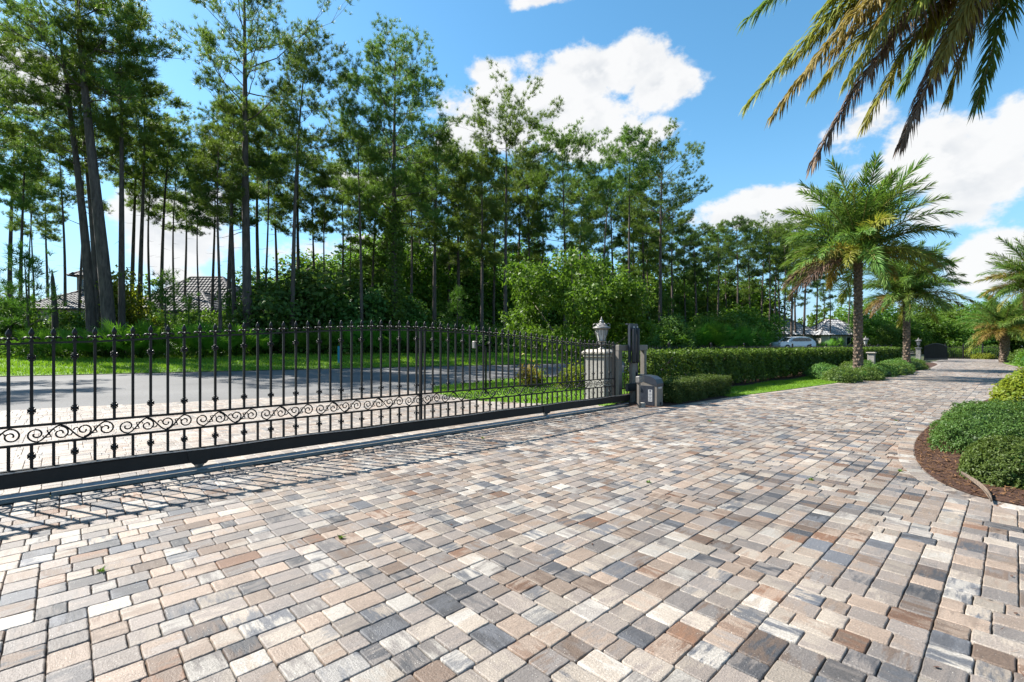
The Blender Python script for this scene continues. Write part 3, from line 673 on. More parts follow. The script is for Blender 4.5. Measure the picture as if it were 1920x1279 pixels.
# ------------------------------------------------------------------ foliage generators
def unit(a): return a / np.maximum(np.linalg.norm(a, axis=-1, keepdims=True), 1e-9)
def needles(rg, C, D, n, L, w, bias=1.0, up=.35):
    "tufts of needle triangles round the twig points C pointing along D"
    k = len(C); d = unit(rg.normal(size=(k, n, 3)) + bias * D[:, None, :] + np.array([0, 0, up]))
    s = unit(np.cross(d, rg.normal(size=(k, n, 3)))); ln = L * rg.uniform(.65, 1.15, (k, n, 1))
    b = C[:, None, :] + rg.normal(size=(k, n, 3)) * L * .12
    V = np.stack([b - s * w / 2, b + s * w / 2, b + d * ln], 2).reshape(-1, 3)
    F = np.arange(len(V)).reshape(-1, 3); r = np.clip(np.repeat(rg.random(k) ** 1.3, n) * .8 + rg.random(k * n) * .25, 0, 1)
    return V, F, np.repeat(r, 3)
def leaves(rg, C, Nrm, L, w, spread=.9, rv=None, fold=.25):
    "diamond leaves at C facing roughly Nrm"
    k = len(C); nn = unit(Nrm + rg.normal(size=(k, 3)) * spread); t = unit(np.cross(nn, rg.normal(size=(k, 3)))); s = np.cross(nn, t)
    ln = L * rg.uniform(.7, 1.25, (k, 1)); wd = w * rg.uniform(.75, 1.2, (k, 1))
    V = np.stack([C - t * ln * .5, C + s * wd * .5 + t * ln * .02 + nn * wd * fold, C + t * ln * .5, C - s * wd * .5 + t * ln * .02 + nn * wd * fold], 1).reshape(-1, 3)
    F = np.arange(4 * k).reshape(-1, 4); r = rg.random(k) if rv is None else np.clip(rv * .6 + rg.random(k) * .4, 0, 1)
    return V, F, np.repeat(r, 4)
def blob_points(rg, lobes, n, shell=.55):
    "points in the outer shell of a set of ellipsoid lobes (cx,cy,cz,rx,ry,rz)"
    Lb = np.array(lobes, float); a = Lb[:, 3] * Lb[:, 4] + Lb[:, 4] * Lb[:, 5] + Lb[:, 3] * Lb[:, 5]
    idx = rg.choice(len(Lb), n, p=a / a.sum()); d = unit(rg.normal(size=(n, 3)))
    rad = shell + (1 - shell) * rg.random(n) ** .6
    rad = rad * (1 + .16 * np.sin(d[:, 0] * 7 + idx) * np.sin(d[:, 1] * 6 + 2 * idx) * np.sin(d[:, 2] * 5 + idx))
    P = Lb[idx, :3] + d * Lb[idx, 3:] * rad[:, None]; nr = unit(d / Lb[idx, 3:])
    return P, nr, idx
def clumpify(rg, P, nr, k, size):
    "gather scattered points into leafy sprays"
    c = rg.choice(len(P), max(2, len(P) // k), replace=False); j = rg.integers(0, len(c), len(P))
    return P[c][j] + rg.normal(size=P.shape) * size, unit(nr[c][j] + rg.normal(size=P.shape) * .25), j / max(1, len(c)) % 1

# ---- pines
def pine_mesh(seed, H, cs, Rc, nl, r0, lean=(0, 0), shape='round', tw=6, nt=8, needle=(.30, .028, 19), up0=.12, bend=.5, dead=4, fork=False):
    rg = np.random.default_rng(seed); m = MB(); nseg = 12; pts = []
    ph = rg.uniform(0, 6.28); 
    for i in range(nseg + 1):
        t = i / nseg; w = bend * math.sin(t * 3.3 + ph) * t
        pts.append((lean[0] * t ** 1.2 + w * .6, lean[1] * t ** 1.2 + bend * .5 * math.cos(t * 2.9 + ph) * t, H * t - .15 * (t == 0)))
    rad = [r0 * (1.18 - .18 * min(1, i * 2) if i == 0 else 1) * (1 - .86 * (i / nseg) ** 1.15) for i in range(nseg + 1)]
    m.tube(pts, rad, 9)
    P = np.array(pts)
    def trunk(t):
        f = t * nseg; i = min(int(f), nseg - 1); return P[i] + (P[i + 1] - P[i]) * (f - i)
    C, D = [], []; br = MB()
    def limb(t, L, az, el, foliage=True):
        b = trunk(t); d = np.array([math.cos(az) * math.cos(el), math.sin(az) * math.cos(el), math.sin(el)]); q = [b]; cur = b.copy()
        n = 6
        for i in range(n):
            d = unit(d + np.array([0, 0, .04 if foliage else -.03]) + rg.normal(size=3) * .13); cur = cur + d * L / n; q.append(cur.copy())
        rr_ = max(.012, r0 * (1 - .8 * t) * .34 * min(1.0, L / (Rc * .8)))
        br.tube([tuple(v) for v in q], [rr_ * (1 - .8 * i / n) for i in range(n + 1)], 5, cap=False)
        if not foliage: return
        for k in range(tw):
            f = rg.uniform(.30, 1.0) * n; i = min(int(f), n - 1); s = q[i] + (q[i + 1] - q[i]) * (f - i)
            dd = unit(q[i + 1] - q[i]); sd = unit(np.cross(dd, [0, 0, 1])) * rg.choice([-1, 1]); e = unit(dd * rg.uniform(.4, 1.0) + sd * rg.uniform(.2, 1.0) + np.array([0, 0, rg.uniform(0.0, .8)]))
            l = L * rg.uniform(.14, .30) + .15; e2 = s + e * l; mid_ = s + e * l * .5 + rg.normal(size=3) * .05 * l
            br.tube([tuple(s), tuple(mid_), tuple(e2)], [rr_ * .35, rr_ * .28, .006], 3, cap=False)
            for j in range(nt):
                u = rg.uniform(.55, 1.1); C.append(s + e * l * u + rg.normal(size=3) * np.array([.22, .22, .14])); D.append(unit(e + np.array([0, 0, .3])))
        C.append(q[-1]); D.append(d)
    ga = rg.uniform(0, 6.28)
    nl = int(nl * .86)
    for i in range(nl):
        u = ((i + rg.random()) / nl) ** .9; t = cs + (1 - cs) * u * .95; ga += 2.4 + rg.uniform(-.5, .5)
        if shape == 'flat': pf = .55 + .6 * u if u < .75 else 1.15 - .8 * (u - .75) * 2
        elif shape == 'cone': pf = 1.0 - .8 * u
        else: pf = .55 + 1.05 * u if u < .42 else .99 - .95 * (u - .42) ** 1.5
        limb(t, Rc * pf * rg.uniform(.6, 1.12), ga, up0 + .42 * u + rg.uniform(-.25, .25))
    for i in range(dead): limb(rg.uniform(cs * .55, cs), Rc * rg.uniform(.15, .4), rg.uniform(0, 6.28), rg.uniform(-.1, .3), False)
    for j in range(26 if H > 6 else 5): C.append(trunk(1.0) + rg.normal(size=3) * np.array([.5, .5, .22])); D.append(np.array([0, 0, 1.0]))
    C = np.array(C); D = np.array(D)
    V, F, r = needles(rg, C, D, needle[2], needle[0], needle[1])
    cr = npmesh('crown', V, F, {'rnd': ('FLOAT', r)})
    return m.mesh('trunk', True), br.mesh('branches', True), cr
def pine(loc, meshes, label, group=None, rz=0, sc=1.0, mat='needle', name='pine_tree'):
    t = thing(name, loc, label, 'tree', group, rz); t.scale = (sc, sc, sc) if not isinstance(sc, tuple) else sc
    tr, br, cr = meshes
    a = link('trunk', tr, M['bark'], t); link('branches', br, M['bark'], a)['kind'] = 'stuff'; c = link('crown', cr, M[mat], t)
    return t
def top_h(py, d): return H0 + (HOR - py) / FPX * d

def big_pine(px, d, pytop, seed, label, lean_px=0, **k):
    loc = gpt(px, d); H = top_h(pytop, d) - loc[2]
    lx = lean_px / FPX * d; lean = (lx * SG, -lx * CG)
    k['nl'] = int(k['nl'] * 1.35); return pine(loc, pine_mesh(seed, H, lean=lean, **k), label)
big_pine(208, 24, -120, 1, 'thickest rough-barked pine leaning left with wide open crown before the tiled roof', -75, cs=.58, Rc=5.4, nl=34, r0=.31, tw=7, nt=8, bend=.35)
big_pine(174, 25, 40, 2, 'leaning pine with twin-looking trunk just beside the thickest leaning pine', -55, cs=.55, Rc=3.6, nl=24, r0=.25, bend=.3)
big_pine(188, 28, 120, 3, 'dark slim pine tucked between the two thick leaning trunks', -45, cs=.6, Rc=2.6, nl=18, r0=.20, bend=.2)
big_pine(229, 25, 30, 4, 'straight medium pine with dense crown right beside the thickest leaning pine', -8, cs=.60, Rc=2.8, nl=26, r0=.17, bend=.2)
big_pine(466, 28.5, -75, 5, 'stout pine with huge spreading limbs and bare forked branches above the palmettos', -15, cs=.55, Rc=6.2, nl=32, r0=.285, tw=7, nt=8, up0=.35, bend=.3)
big_pine(546, 29, 88, 6, 'pine curving right with open tufted crown and long bare side limb', 28, cs=.55, Rc=3.6, nl=24, r0=.15, bend=.5)
big_pine(740, 33, 112, 7, 'broad dense pine with a vine-wrapped dark trunk', 0, cs=.42, Rc=4.9, nl=52, r0=.26, tw=7, nt=9, bend=.2)
big_pine(678, 31, 250, 8, 'slender pale-trunked pine left of the vine-wrapped pine', -4, cs=.66, Rc=2.9, nl=22, r0=.12, bend=.2)
big_pine(815, 36, 255, 9, 'tall pine with a narrow ragged crown right of the vine-wrapped pine', 0, cs=.45, Rc=2.9, nl=34, r0=.18, bend=.3)
big_pine(948, 38, 222, 10, 'pine with a flat umbrella top standing clear of its neighbours', -2, cs=.78, Rc=4.2, nl=24, r0=.18, shape='flat', bend=.3)
big_pine(903, 37, 300, 11, 'pine with dark drooping clumps beside the umbrella-topped pine', 0, cs=.45, Rc=2.5, nl=34, r0=.15, bend=.2)
big_pine(1060, 43, 270, 12, 'wide billowing pine rising behind the bright green roadside tree', -5, cs=.48, Rc=5.2, nl=44, r0=.17, tw=7, nt=9, bend=.3)
big_pine(1128, 46, 300, 13, 'thin forked pine with sparse crown behind the bright green roadside tree', 12, cs=.72, Rc=3.2, nl=14, r0=.13, bend=.6)
big_pine(1180, 47, 254, 14, 'slim straight pine with small raised crown behind the lantern', 0, cs=.70, Rc=2.9, nl=22, r0=.15, bend=.2)
big_pine(1238, 50, 280, 15, 'tall pine with broad domed crown and long low limb behind the hedge', 4, cs=.50, Rc=5.4, nl=40, r0=.22, tw=7, nt=9, bend=.3)

VAR = {}
def var(k):
    if k not in VAR:
        p = {'a': dict(H=18, cs=.62, Rc=2.6, nl=24, r0=.15), 'b': dict(H=18, cs=.52, Rc=3.1, nl=34, r0=.17, tw=7), 'c': dict(H=18, cs=.72, Rc=3.0, nl=18, r0=.13, shape='flat'),
             'd': dict(H=18, cs=.40, Rc=2.7, nl=40, r0=.16, tw=7), 'e': dict(H=18, cs=.66, Rc=2.3, nl=16, r0=.11, bend=.7), 'f': dict(H=18, cs=.55, Rc=3.6, nl=32, r0=.18, lean=(1.2, .3), tw=7)}[k]
        VAR[k] = pine_mesh(100 + ord(k), **p)
    return VAR[k]
groups = {
 'L': ('among the trunks around the dark tiled roof', 'by the tiled roof',
   [(40, 30, 245, 'a'), (57, 36, 340, 'e'), (64, 40, 330, 'e'), (148, 31, 265, 'e'), (248, 33, 190, 'a'), (263, 30, 160, 'a'), (284, 36, 260, 'e'), (300, 34, 250, 'f'), (329, 38, 270, 'e'), (345, 44, 310, 'a'), (90, 46, 330, 'a'), (20, 42, 200, 'a'), (120, 44, 230, 'e'), (-40, 27, 60, 'f'), (-90, 33, 120, 'b')]),
 'M': ('behind the dark rounded shrubs', 'behind the dark shrubs',
   [(375, 31, 330, 'e'), (398, 33, 300, 'a'), (413, 27, 275, 'a'), (428, 31, 220, 'b'), (440, 29, 200, 'a'), (487, 36, 210, 'a'), (497, 33, 260, 'e'), (520, 40, 300, 'a'), (562, 38, 250, 'b'), (590, 43, 330, 'a'), (612, 36, 320, 'e'), (640, 44, 310, 'a'), (460, 47, 290, 'a')]),
 'C': ('in the wood around the vine-wrapped pine', 'in the middle of the wood',
   [(700, 42, 330, 'd'), (722, 45, 260, 'b'), (770, 37, 290, 'a'), (790, 48, 320, 'd'), (840, 44, 300, 'b'), (862, 41, 285, 'd'), (880, 52, 330, 'a'), (925, 46, 310, 'd'), (970, 48, 320, 'b'), (990, 44, 290, 'd'), (1015, 52, 330, 'a'), (1090, 54, 350, 'd'), (1100, 60, 330, 'b'), (660, 40, 380, 'e'), (755, 52, 340, 'b'), (905, 58, 380, 'd')]),
 'R': ('along the wood edge behind the clipped hedge', 'behind the clipped hedge',
   [(1150, 58, 340, 'b'), (1205, 56, 330, 'd'), (1215, 62, 400, 'a'), (1262, 60, 400, 'b'), (1285, 66, 440, 'd'), (1305, 64, 430, 'b'), (1325, 70, 440, 'd'), (1345, 66, 425, 'a'), (1362, 74, 440, 'd'), (1190, 66, 380, 'd'), (1240, 72, 420, 'd')]),
 'F': ('in the clump before the pale-roofed house', 'before the pale-roofed house',
   [(1382, 72, 418, 'b'), (1405, 76, 425, 'd'), (1428, 78, 440, 'b'), (1442, 70, 425, 'c'), (1452, 74, 430, 'a'), (1462, 80, 435, 'b'), (1470, 72, 440, 'a'), (1484, 76, 425, 'b'), (1492, 84, 450, 'd'), (1508, 80, 440, 'b'), (1530, 84, 455, 'a'), (1556, 82, 480, 'e'), (1592, 88, 500, 'b'), (1545, 92, 500, 'd')])}
LOOK = {'a': 'straight pine with oval crown', 'b': 'full-crowned bushy pine', 'c': 'flat-topped pine', 'd': 'low-crowned pine', 'e': 'thin crooked small-crowned pine', 'f': 'leaning pine with wide crown'}
for g, (lab, grp, lst) in groups.items():
    for i, (px, d, py, k) in enumerate(lst):
        loc = gpt(px, d); sc = (top_h(py, d) - loc[2]) / 18; w = sc * R.uniform(.95, 1.2)
        pine(loc, var(k), LOOK[k] + ' ' + lab, LOOK[k] + ' ' + grp, R.uniform(0, 6.28), (w, w, sc), 'needle' if (i + len(g)) % 3 else 'needle_dk')
for i, (x, y, k, h) in enumerate([(-8.6, 32.0, 'b', 15.5), (-12.5, 34, 'b', 18)]):
    pine((x, y, ZW), var(k), 'pine further along the verge whose shadow falls on the street', 'pines further along the verge', i * 1.3, (h / 18 * 1.2, h / 18 * 1.2, h / 18))
# a dead snag
x, y, z = gpt(106, 27)
sn = thing('dead_snag', (x, y, z - .1), 'bare broken pine snag with pointed top before the tiled roof', 'dead tree')
MB().tube([(0, 0, 0), (-.05, .02, 1.8), (-.1, 0, 3.4), (-.16, .02, 4.5), (-.18, .02, 5.0)], [.17, .15, .12, .08, .01], 8).build('trunk', M['bark'], sn, smooth=True)
# vines round the thick middle pine
x, y, z = gpt(740, 33)
vn = thing('climbing_vine', (x, y, z), 'leafy vine wrapping the trunk of the broad dense pine', 'vine')
rg = np.random.default_rng(31); lob = [(.1 * math.sin(i), .1 * math.cos(i), .5 + i * .8, .55 + .3 * math.sin(i * 1.7) ** 2, .55, .7) for i in range(13)]
P, nr, ix = blob_points(rg, lob, 7000, .4); V, F, r = leaves(rg, P, nr, .17, .11); link('foliage', npmesh('vine', V, F, {'rnd': ('FLOAT', r)}), M['leaf'], vn)
MB().tube([(.25 * math.cos(i), .25 * math.sin(i), i * .8) for i in range(14)], .03, 5).build('stem', M['bark'], vn, smooth=True)

# ---- broadleaf shrubs and understorey trees
def bush_meshes(seed, Rx, H, n, leaf, nl=9, clump=10, stems=4, low=.25, shell=.5):
    rg = np.random.default_rng(seed); lob = []
    for i in range(nl):
        a = rg.uniform(0, 6.28); rr_ = Rx * rg.uniform(0, .62); zc = H * rg.uniform(low, .78) * (1 - .25 * rr_ / Rx); s = rg.uniform(.30, .50)
        lob.append((rr_ * math.cos(a), rr_ * math.sin(a), zc, Rx * s, Rx * s, min(H * .30, H - zc) * rg.uniform(.8, 1.1)))
    P, nr, ix = blob_points(rg, lob, n, shell); P, nr, rv = clumpify(rg, P, nr, clump, leaf[0] * .9)
    k = P[:, 2] > .02; V, F, r = leaves(rg, P[k], unit(nr[k] + np.array([0, 0, .35])), leaf[0], leaf[1], rv=rv[k])
    cr = npmesh('foliage', V, F, {'rnd': ('FLOAT', r)}); m = MB()
    for i in range(stems):
        l = lob[i % nl]; m.tube([(rg.uniform(-.1, .1) * Rx, rg.uniform(-.1, .1) * Rx, -.1), (l[0] * .4, l[1] * .4, l[2] * .55), (l[0] * .9, l[1] * .9, l[2]), (l[0] * 1.1, l[1] * 1.1, l[2] + l[5] * .5)], [.02 * Rx + .02, .016 * Rx + .015, .012 * Rx + .01, .006], 5)
    return m.mesh('stems', True), cr
def bush(loc, ms, label, group, mat, rz=0, sc=1.0, name='shrub', cat='shrub'):
    t = thing(name, loc, label, cat, group, rz); t.scale = (sc, sc, sc) if not isinstance(sc, tuple) else sc
    link('stems', ms[0], M['bark_pale'], t); me = ms[1]
    if len(me.materials) == 0: me.materials.append(M[mat])
    o = link('foliage', me, None, t)
    if me.materials[0] != M[mat]: o.material_slots[0].link = 'OBJECT'; o.material_slots[0].material = M[mat]
    return t
UB = [bush_meshes(200 + i, 1.5, 2.4, 5200, (.15, .085), nl=10) for i in range(4)]
UT = [bush_meshes(220 + i, 3.0, 8.0, 8500, (.26, .15), nl=15, low=.2, clump=14) for i in range(4)]
specs = [  # px, depth, top row, width factor, template, material, label, group
 (560, 31.5, 492, 1.35, 1, 'leaf_dk'), (520, 30, 520, 1.2, 2, 'leaf_dk'), (605, 33, 500, 1.3, 0, 'leaf_dk'), (490, 31, 545, 1.1, 3, 'leaf_dk'), (645, 33, 520, 1.2, 1, 'leaf_dk'), (690, 34, 545, 1.2, 2, 'leaf_dk'), (730, 35, 530, 1.2, 3, 'leaf_dk')]
for px, d, py, w, k, mt in specs:
    loc = gpt(px, d); h = top_h(py, d) - loc[2]; bush((loc[0], loc[1], loc[2] - .1), UB[k], 'big dark glossy shrub massed behind the verge opposite the gate', 'dark shrubs opposite the gate', mt, R.uniform(0, 6), (w * h / 2.6, w * h / 2.6, h / 2.4))
for px, d, py, k in [(700, 46, 440, 0), (640, 48, 470, 1), (790, 44, 455, 2), (850, 47, 450, 3), (900, 50, 470, 1), (760, 55, 420, 0), (950, 52, 480, 2), (1010, 55, 470, 3), (870, 62, 430, 2), (600, 52, 480, 3), (540, 50, 510, 0), (1060, 58, 500, 1), (1130, 60, 505, 0), (1190, 64, 520, 2), (820, 58, 440, 1), (680, 60, 430, 2), (1270, 70, 530, 3), (1330, 74, 540, 0), (470, 56, 530, 1), (1100, 70, 470, 3), (980, 66, 440, 0), (1210, 68, 490, 1), (1250, 74, 500, 2), (1300, 78, 490, 0), (1345, 82, 505, 3), (1385, 84, 510, 1), (1160, 72, 470, 2), (1415, 90, 520, 0), (560, 62, 460, 1), (500, 66, 500, 2)]:
    loc = gpt(px, d); h = top_h(py, d) - loc[2]; w = h / 8 * R.uniform(1.0, 1.3); bush(loc, UT[k], *(('leafy understorey tree behind the dark rounded shrubs', 'understorey trees behind the dark shrubs') if px < 650 else ('leafy understorey tree around the vine-wrapped pine', 'understorey trees around the vine-wrapped pine') if px < 960 else ('leafy understorey tree behind the bright roadside tree', 'understorey trees behind the roadside tree') if px < 1195 else ('leafy understorey tree behind the clipped hedge', 'understorey trees behind the clipped hedge')), R.choice(['leaf', 'leaf_b', 'leaf']), R.uniform(0, 6), (w, w, h / 8), 'understorey_tree', 'tree')
for px, d, py, k, mt in [(15, 25, 560, 0, 'leaf'), (75, 24, 600, 1, 'leaf_b'), (130, 26, 604, 2, 'leaf'), (20, 30, 560, 3, 'leaf_b'), (224, 29, 505, 0, 'leaf_y'), (-30, 26, 560, 2, 'leaf'), (370, 29, 600, 1, 'leaf'), (425, 29, 595, 0, 'leaf'), (455, 30, 590, 3, 'leaf_b'), (-80, 28, 540, 0, 'leaf'), (95, 30, 577, 1, 'leaf'), (125, 31, 579, 3, 'leaf_b'), (160, 31, 580, 0, 'leaf'), (290, 31, 577, 2, 'leaf'), (325, 31, 580, 1, 'leaf_b'), (355, 32, 577, 3, 'leaf'), (395, 32, 578, 0, 'leaf'), (430, 32, 575, 2, 'leaf')]:
    loc = gpt(px, d); h = top_h(py, d) - loc[2]; w = h / 2.7 * (R.uniform(.9, 1.1) if mt != 'leaf_y' else .72)
    lab, grp = ('rounded yellow-green shrub glowing between the thick leaning pines and the tiled roof', None) if mt == 'leaf_y' else ('wild shrub in the brush below the tiled-roof house', 'wild shrubs below the tiled-roof house')
    bush((loc[0], loc[1], loc[2] - .1), UB[k], lab, grp, mt, R.uniform(0, 6), (w, w, h / 2.4))
for px, d, py, k, mt in [(770, 35, 590, 0, 'leaf'), (815, 37, 585, 1, 'leaf_dk'), (865, 38, 590, 2, 'leaf'), (905, 38, 600, 3, 'leaf_dk'), (940, 40, 595, 1, 'leaf'), (1230, 47, 600, 2, 'leaf'), (1265, 48, 590, 0, 'leaf_dk'), (1290, 52, 600, 1, 'leaf'), (1320, 54, 590, 3, 'leaf'), (1350, 56, 585, 0, 'leaf_b'), (1385, 58, 590, 2, 'leaf'), (1410, 62, 575, 1, 'leaf_b'), (1425, 60, 600, 3, 'leaf'), (1215, 44, 610, 3, 'leaf_dk'), (1375, 66, 565, 2, 'leaf_b'), (1340, 62, 570, 1, 'leaf')]:
    loc = gpt(px, d); h = top_h(py, d) - loc[2]; w = h / 2.4 * R.uniform(1.0, 1.3)
    bush((loc[0], loc[1], loc[2] - .1), UB[k], 'wild shrub along the far side of the street' if px < 1000 else 'wild shrub of the wood edge showing above the hedge fence', 'wild shrubs across the street' if px < 1000 else 'wild shrubs above the hedge fence', mt, R.uniform(0, 6), (w, w, h / 2.4))
# low brush skirting the wood edge: one tangle nobody could count
rg = np.random.default_rng(77); n = 34000
X = rg.uniform(-30, 62, n); off = np.abs(rg.normal(0, 1.6, n)); Y = fe(X) + VERGE + .2 + off + .8 * np.sin(X * .9) + .5 * np.sin(X * 2.3)
top = .45 + .35 * (np.sin(X * .7) * .5 + .5) + .5 * np.clip(off / 2, 0, 1) + .25 * np.sin(X * 3.1 + Y)
P = np.stack([X, Y, ZW + rg.random(n) ** .7 * np.clip(top, .2, 2)], 1); V, F, r = leaves(rg, P, np.tile([0, -.3, .8], (n, 1)), .20, .085, 1.1)
o = link('undergrowth', npmesh('undergrowth', V, F, {'rnd': ('FLOAT', r)}), M['leaf']); tag(o, 'tangled low green undergrowth along the edge of the wood', 'undergrowth', None, 'stuff')

# ---- young pines
YP = [pine_mesh(300 + i, 3.4, .22, .95, 14, .05, shape='cone', tw=3, nt=3, needle=(.26, .022, 18), bend=.12, dead=0, up0=.5) for i in range(3)]
for px, d, py in [(52, 23.4, 480), (312, 24.5, 520), (352, 27, 560), (600, 30.5, 560), (640, 31, 570), (857, 36.5, 548), (835, 38, 575), (20, 24.5, 540), (985, 40, 580), (1255, 50, 560), (430, 30, 560)]:
    loc = gpt(px, d); s = (top_h(py, d) - loc[2]) / 3.4
    pine(loc, YP[R.randrange(3)], 'young bushy pine sapling at the wood edge', 'young pine saplings', R.uniform(0, 6), s, 'needle_y', 'pine_sapling')
# ---- saw palmettos
def palmetto_mesh(seed):
    rg = np.random.default_rng(seed); V = []; F = []; rr_ = []; st = MB()
    for i in range(16):
        a = rg.uniform(0, 6.28); e = rg.uniform(.5, 1.35); L = rg.uniform(.5, .95); d = np.array([math.cos(a) * math.cos(e), math.sin(a) * math.cos(e), math.sin(e)]); c = d * L
        st.tube([(0, 0, -.05), tuple(d * L * .5 + np.array([0, 0, .04])), tuple(c)], [.012, .01, .008], 4)
        s = unit(np.cross(d, [0, 0, 1])); u = np.cross(s, d); v = rg.random()
        for k in range(19):
            t = math.radians(-125 + 250 * k / 18); q = d * math.cos(t) + s * math.sin(t); q = unit(q + u * .15); l = .55 * (1 - .18 * abs(k - 9) / 9) * rg.uniform(.85, 1.1)
            w = unit(np.cross(q, u)) * .024; b = len(V); V += [c - w * .3, c + q * l * .55 - w + u * .02, c + q * l + np.array([0, 0, -.08]), c + q * l * .55 + w + u * .02]; F.append((b, b + 1, b + 2, b + 3)); rr_ += [np.clip(v * .7 + rg.random() * .3, 0, 1)] * 4
    return st.mesh('stalks', True), npmesh('fans', np.array(V), np.array(F), {'rnd': ('FLOAT', rr_)})
PM = [palmetto_mesh(400 + i) for i in range(3)]
for px, d, s in [(200, 23.2, 1.5), (235, 23, 1.6), (262, 23.5, 1.5), (285, 23.3, 1.3), (345, 24.6, 1.4), (380, 25, 1.5), (410, 25.4, 1.3), (170, 22.8, 1.3), (125, 22.6, 1.2), (590, 29, 1.5), (620, 29.5, 1.5), (660, 30, 1.6), (700, 31, 1.6), (745, 32, 1.7), (790, 33, 1.6), (830, 34, 1.7), (880, 35, 1.7), (560, 28.5, 1.4), (440, 26.2, 1.4), (480, 27, 1.4), (930, 37, 1.6), (70, 22.5, 1.2)]:
    loc = gpt(px, d); t = thing('saw_palmetto', loc, 'saw palmetto with fan leaves along the grass verge', 'palmetto', 'saw palmettos along the verge', R.uniform(0, 6)); t.scale = (s, s, s)
    a, b = PM[R.randrange(3)]; link('stalks', a, M['leaf'], t); link('fans', b, M['palmetto'], t)
# clumps of tall palm-like grass left of the car
for px, d, s in [(1300, 50, 2.6), (1330, 51, 2.8), (1360, 54, 2.6), (1395, 56, 2.6), (1420, 58, 2.3), (1275, 48, 2.4), (1545, 60, 1.7), (1570, 62, 1.8)]:
    loc = gpt(px, d); t = thing('fan_palm', loc, 'grey-green fan palm clump showing over the hedge', 'palm', 'fan palm clumps over the hedge', R.uniform(0, 6)); t.scale = (s, s, s)
    a, b = PM[R.randrange(3)]; link('stalks', a, M['leaf'], t); link('fans', b, M['juniper'], t)

# ---- bright roadside tree on the island
x, y = at(1082, 18.2)
rt = thing('roadside_tree', (x, y, -.05), 'bright green multi-stemmed tree with glossy leaves on the lawn beside the pillar', 'tree')
rg = np.random.default_rng(55); lob = []
for i in range(30):
    a = rg.uniform(0, 6.28); q = 2.3 * math.sqrt(rg.random()); z = rg.uniform(1.7, 4.2) - .22 * q; s = rg.uniform(.55, 1.0); lob.append((q * math.cos(a), q * math.sin(a), z, s, s, s * .62))
P, nr, ix = blob_points(rg, lob, 21000, .45); P, nr, rv = clumpify(rg, P, nr, 9, .10)
V, F, r = leaves(rg, P, unit(nr + np.array([0, 0, .5])), .15, .075, rv=rv); link('crown', npmesh('crown', V, F, {'rnd': ('FLOAT', r)}), M['leaf_b'], rt)
m = MB()
for i in range(9):
    a = i * .7; l = lob[i * 2]; m.tube([(.12 * math.cos(a), .12 * math.sin(a), 0), (.25 * math.cos(a) + l[0] * .1, .25 * math.sin(a) + l[1] * .1, .7), (l[0] * .5, l[1] * .5, l[2] * .6), (l[0], l[1], l[2])], [.055, .045, .035, .012], 6)
m.build('trunk', M['bark_pale'], rt, smooth=True); rt.scale = (1.04, 1.04, 1.13)

# ---- far wood and treeline
rg = np.random.default_rng(91); lob = []
for i in range(190):
    px = rg.uniform(-500, 2500); d = rg.uniform(105, 150); x, y = at(px, d); hh = rg.uniform(6.5, 11) * (1.35 if px < 1450 else 1)
    if px > 1500: hh *= rg.uniform(.9, 1.1)
    for k in range(3): lob.append((x + rg.normal() * 2, y + rg.normal() * 2, ZW + hh * rg.uniform(.35, .85), rg.uniform(2.5, 4.5), rg.uniform(2.5, 4.5), hh * rg.uniform(.2, .35)))
P, nr, ix = blob_points(rg, lob, 95000, .6); P, nr, rv = clumpify(rg, P, nr, 9, .35); P[:, 2] = np.maximum(P[:, 2], .5)
V, F, r = leaves(rg, P, unit(nr + np.array([0, 0, .4])), .95, .55, rv=rv)
o = link('far_wood', npmesh('far_wood', V, F, {'rnd': ('FLOAT', r)}), M['leaf']); tag(o, 'distant mass of green woodland along the horizon', 'woodland', None, 'stuff')
# broadleaf trees closing the end of the drive
for px, d, py, k, mt in [(1640, 78, 590, 0, 'leaf_b'), (1665, 74, 600, 1, 'leaf'), (1700, 76, 590, 2, 'leaf_b'), (1735, 80, 580, 3, 'leaf'), (1765, 78, 585, 1, 'leaf_b'), (1795, 84, 572, 0, 'leaf'), (1825, 80, 580, 2, 'leaf'), (1850, 86, 560, 3, 'leaf_b'), (1890, 84, 570, 1, 'leaf'), (1610, 82, 585, 3, 'leaf'), (1930, 80, 560, 0, 'leaf'), (1975, 84, 560, 2, 'leaf'), (1715, 92, 565, 3, 'leaf'), (1660, 94, 565, 2, 'leaf_b'), (1770, 96, 560, 0, 'leaf'), (1600, 96, 560, 1, 'leaf')]:
    x, y = at(px, d); h = top_h(py, d); w = h / 8 * R.uniform(1.3, 1.7)
    bush((x, y, -.1), UT[k], 'broadleaf tree in the green wall beyond the end of the drive', 'trees beyond the end of the drive', mt, R.uniform(0, 6), (w, w, h / 8), 'broadleaf_tree', 'tree')

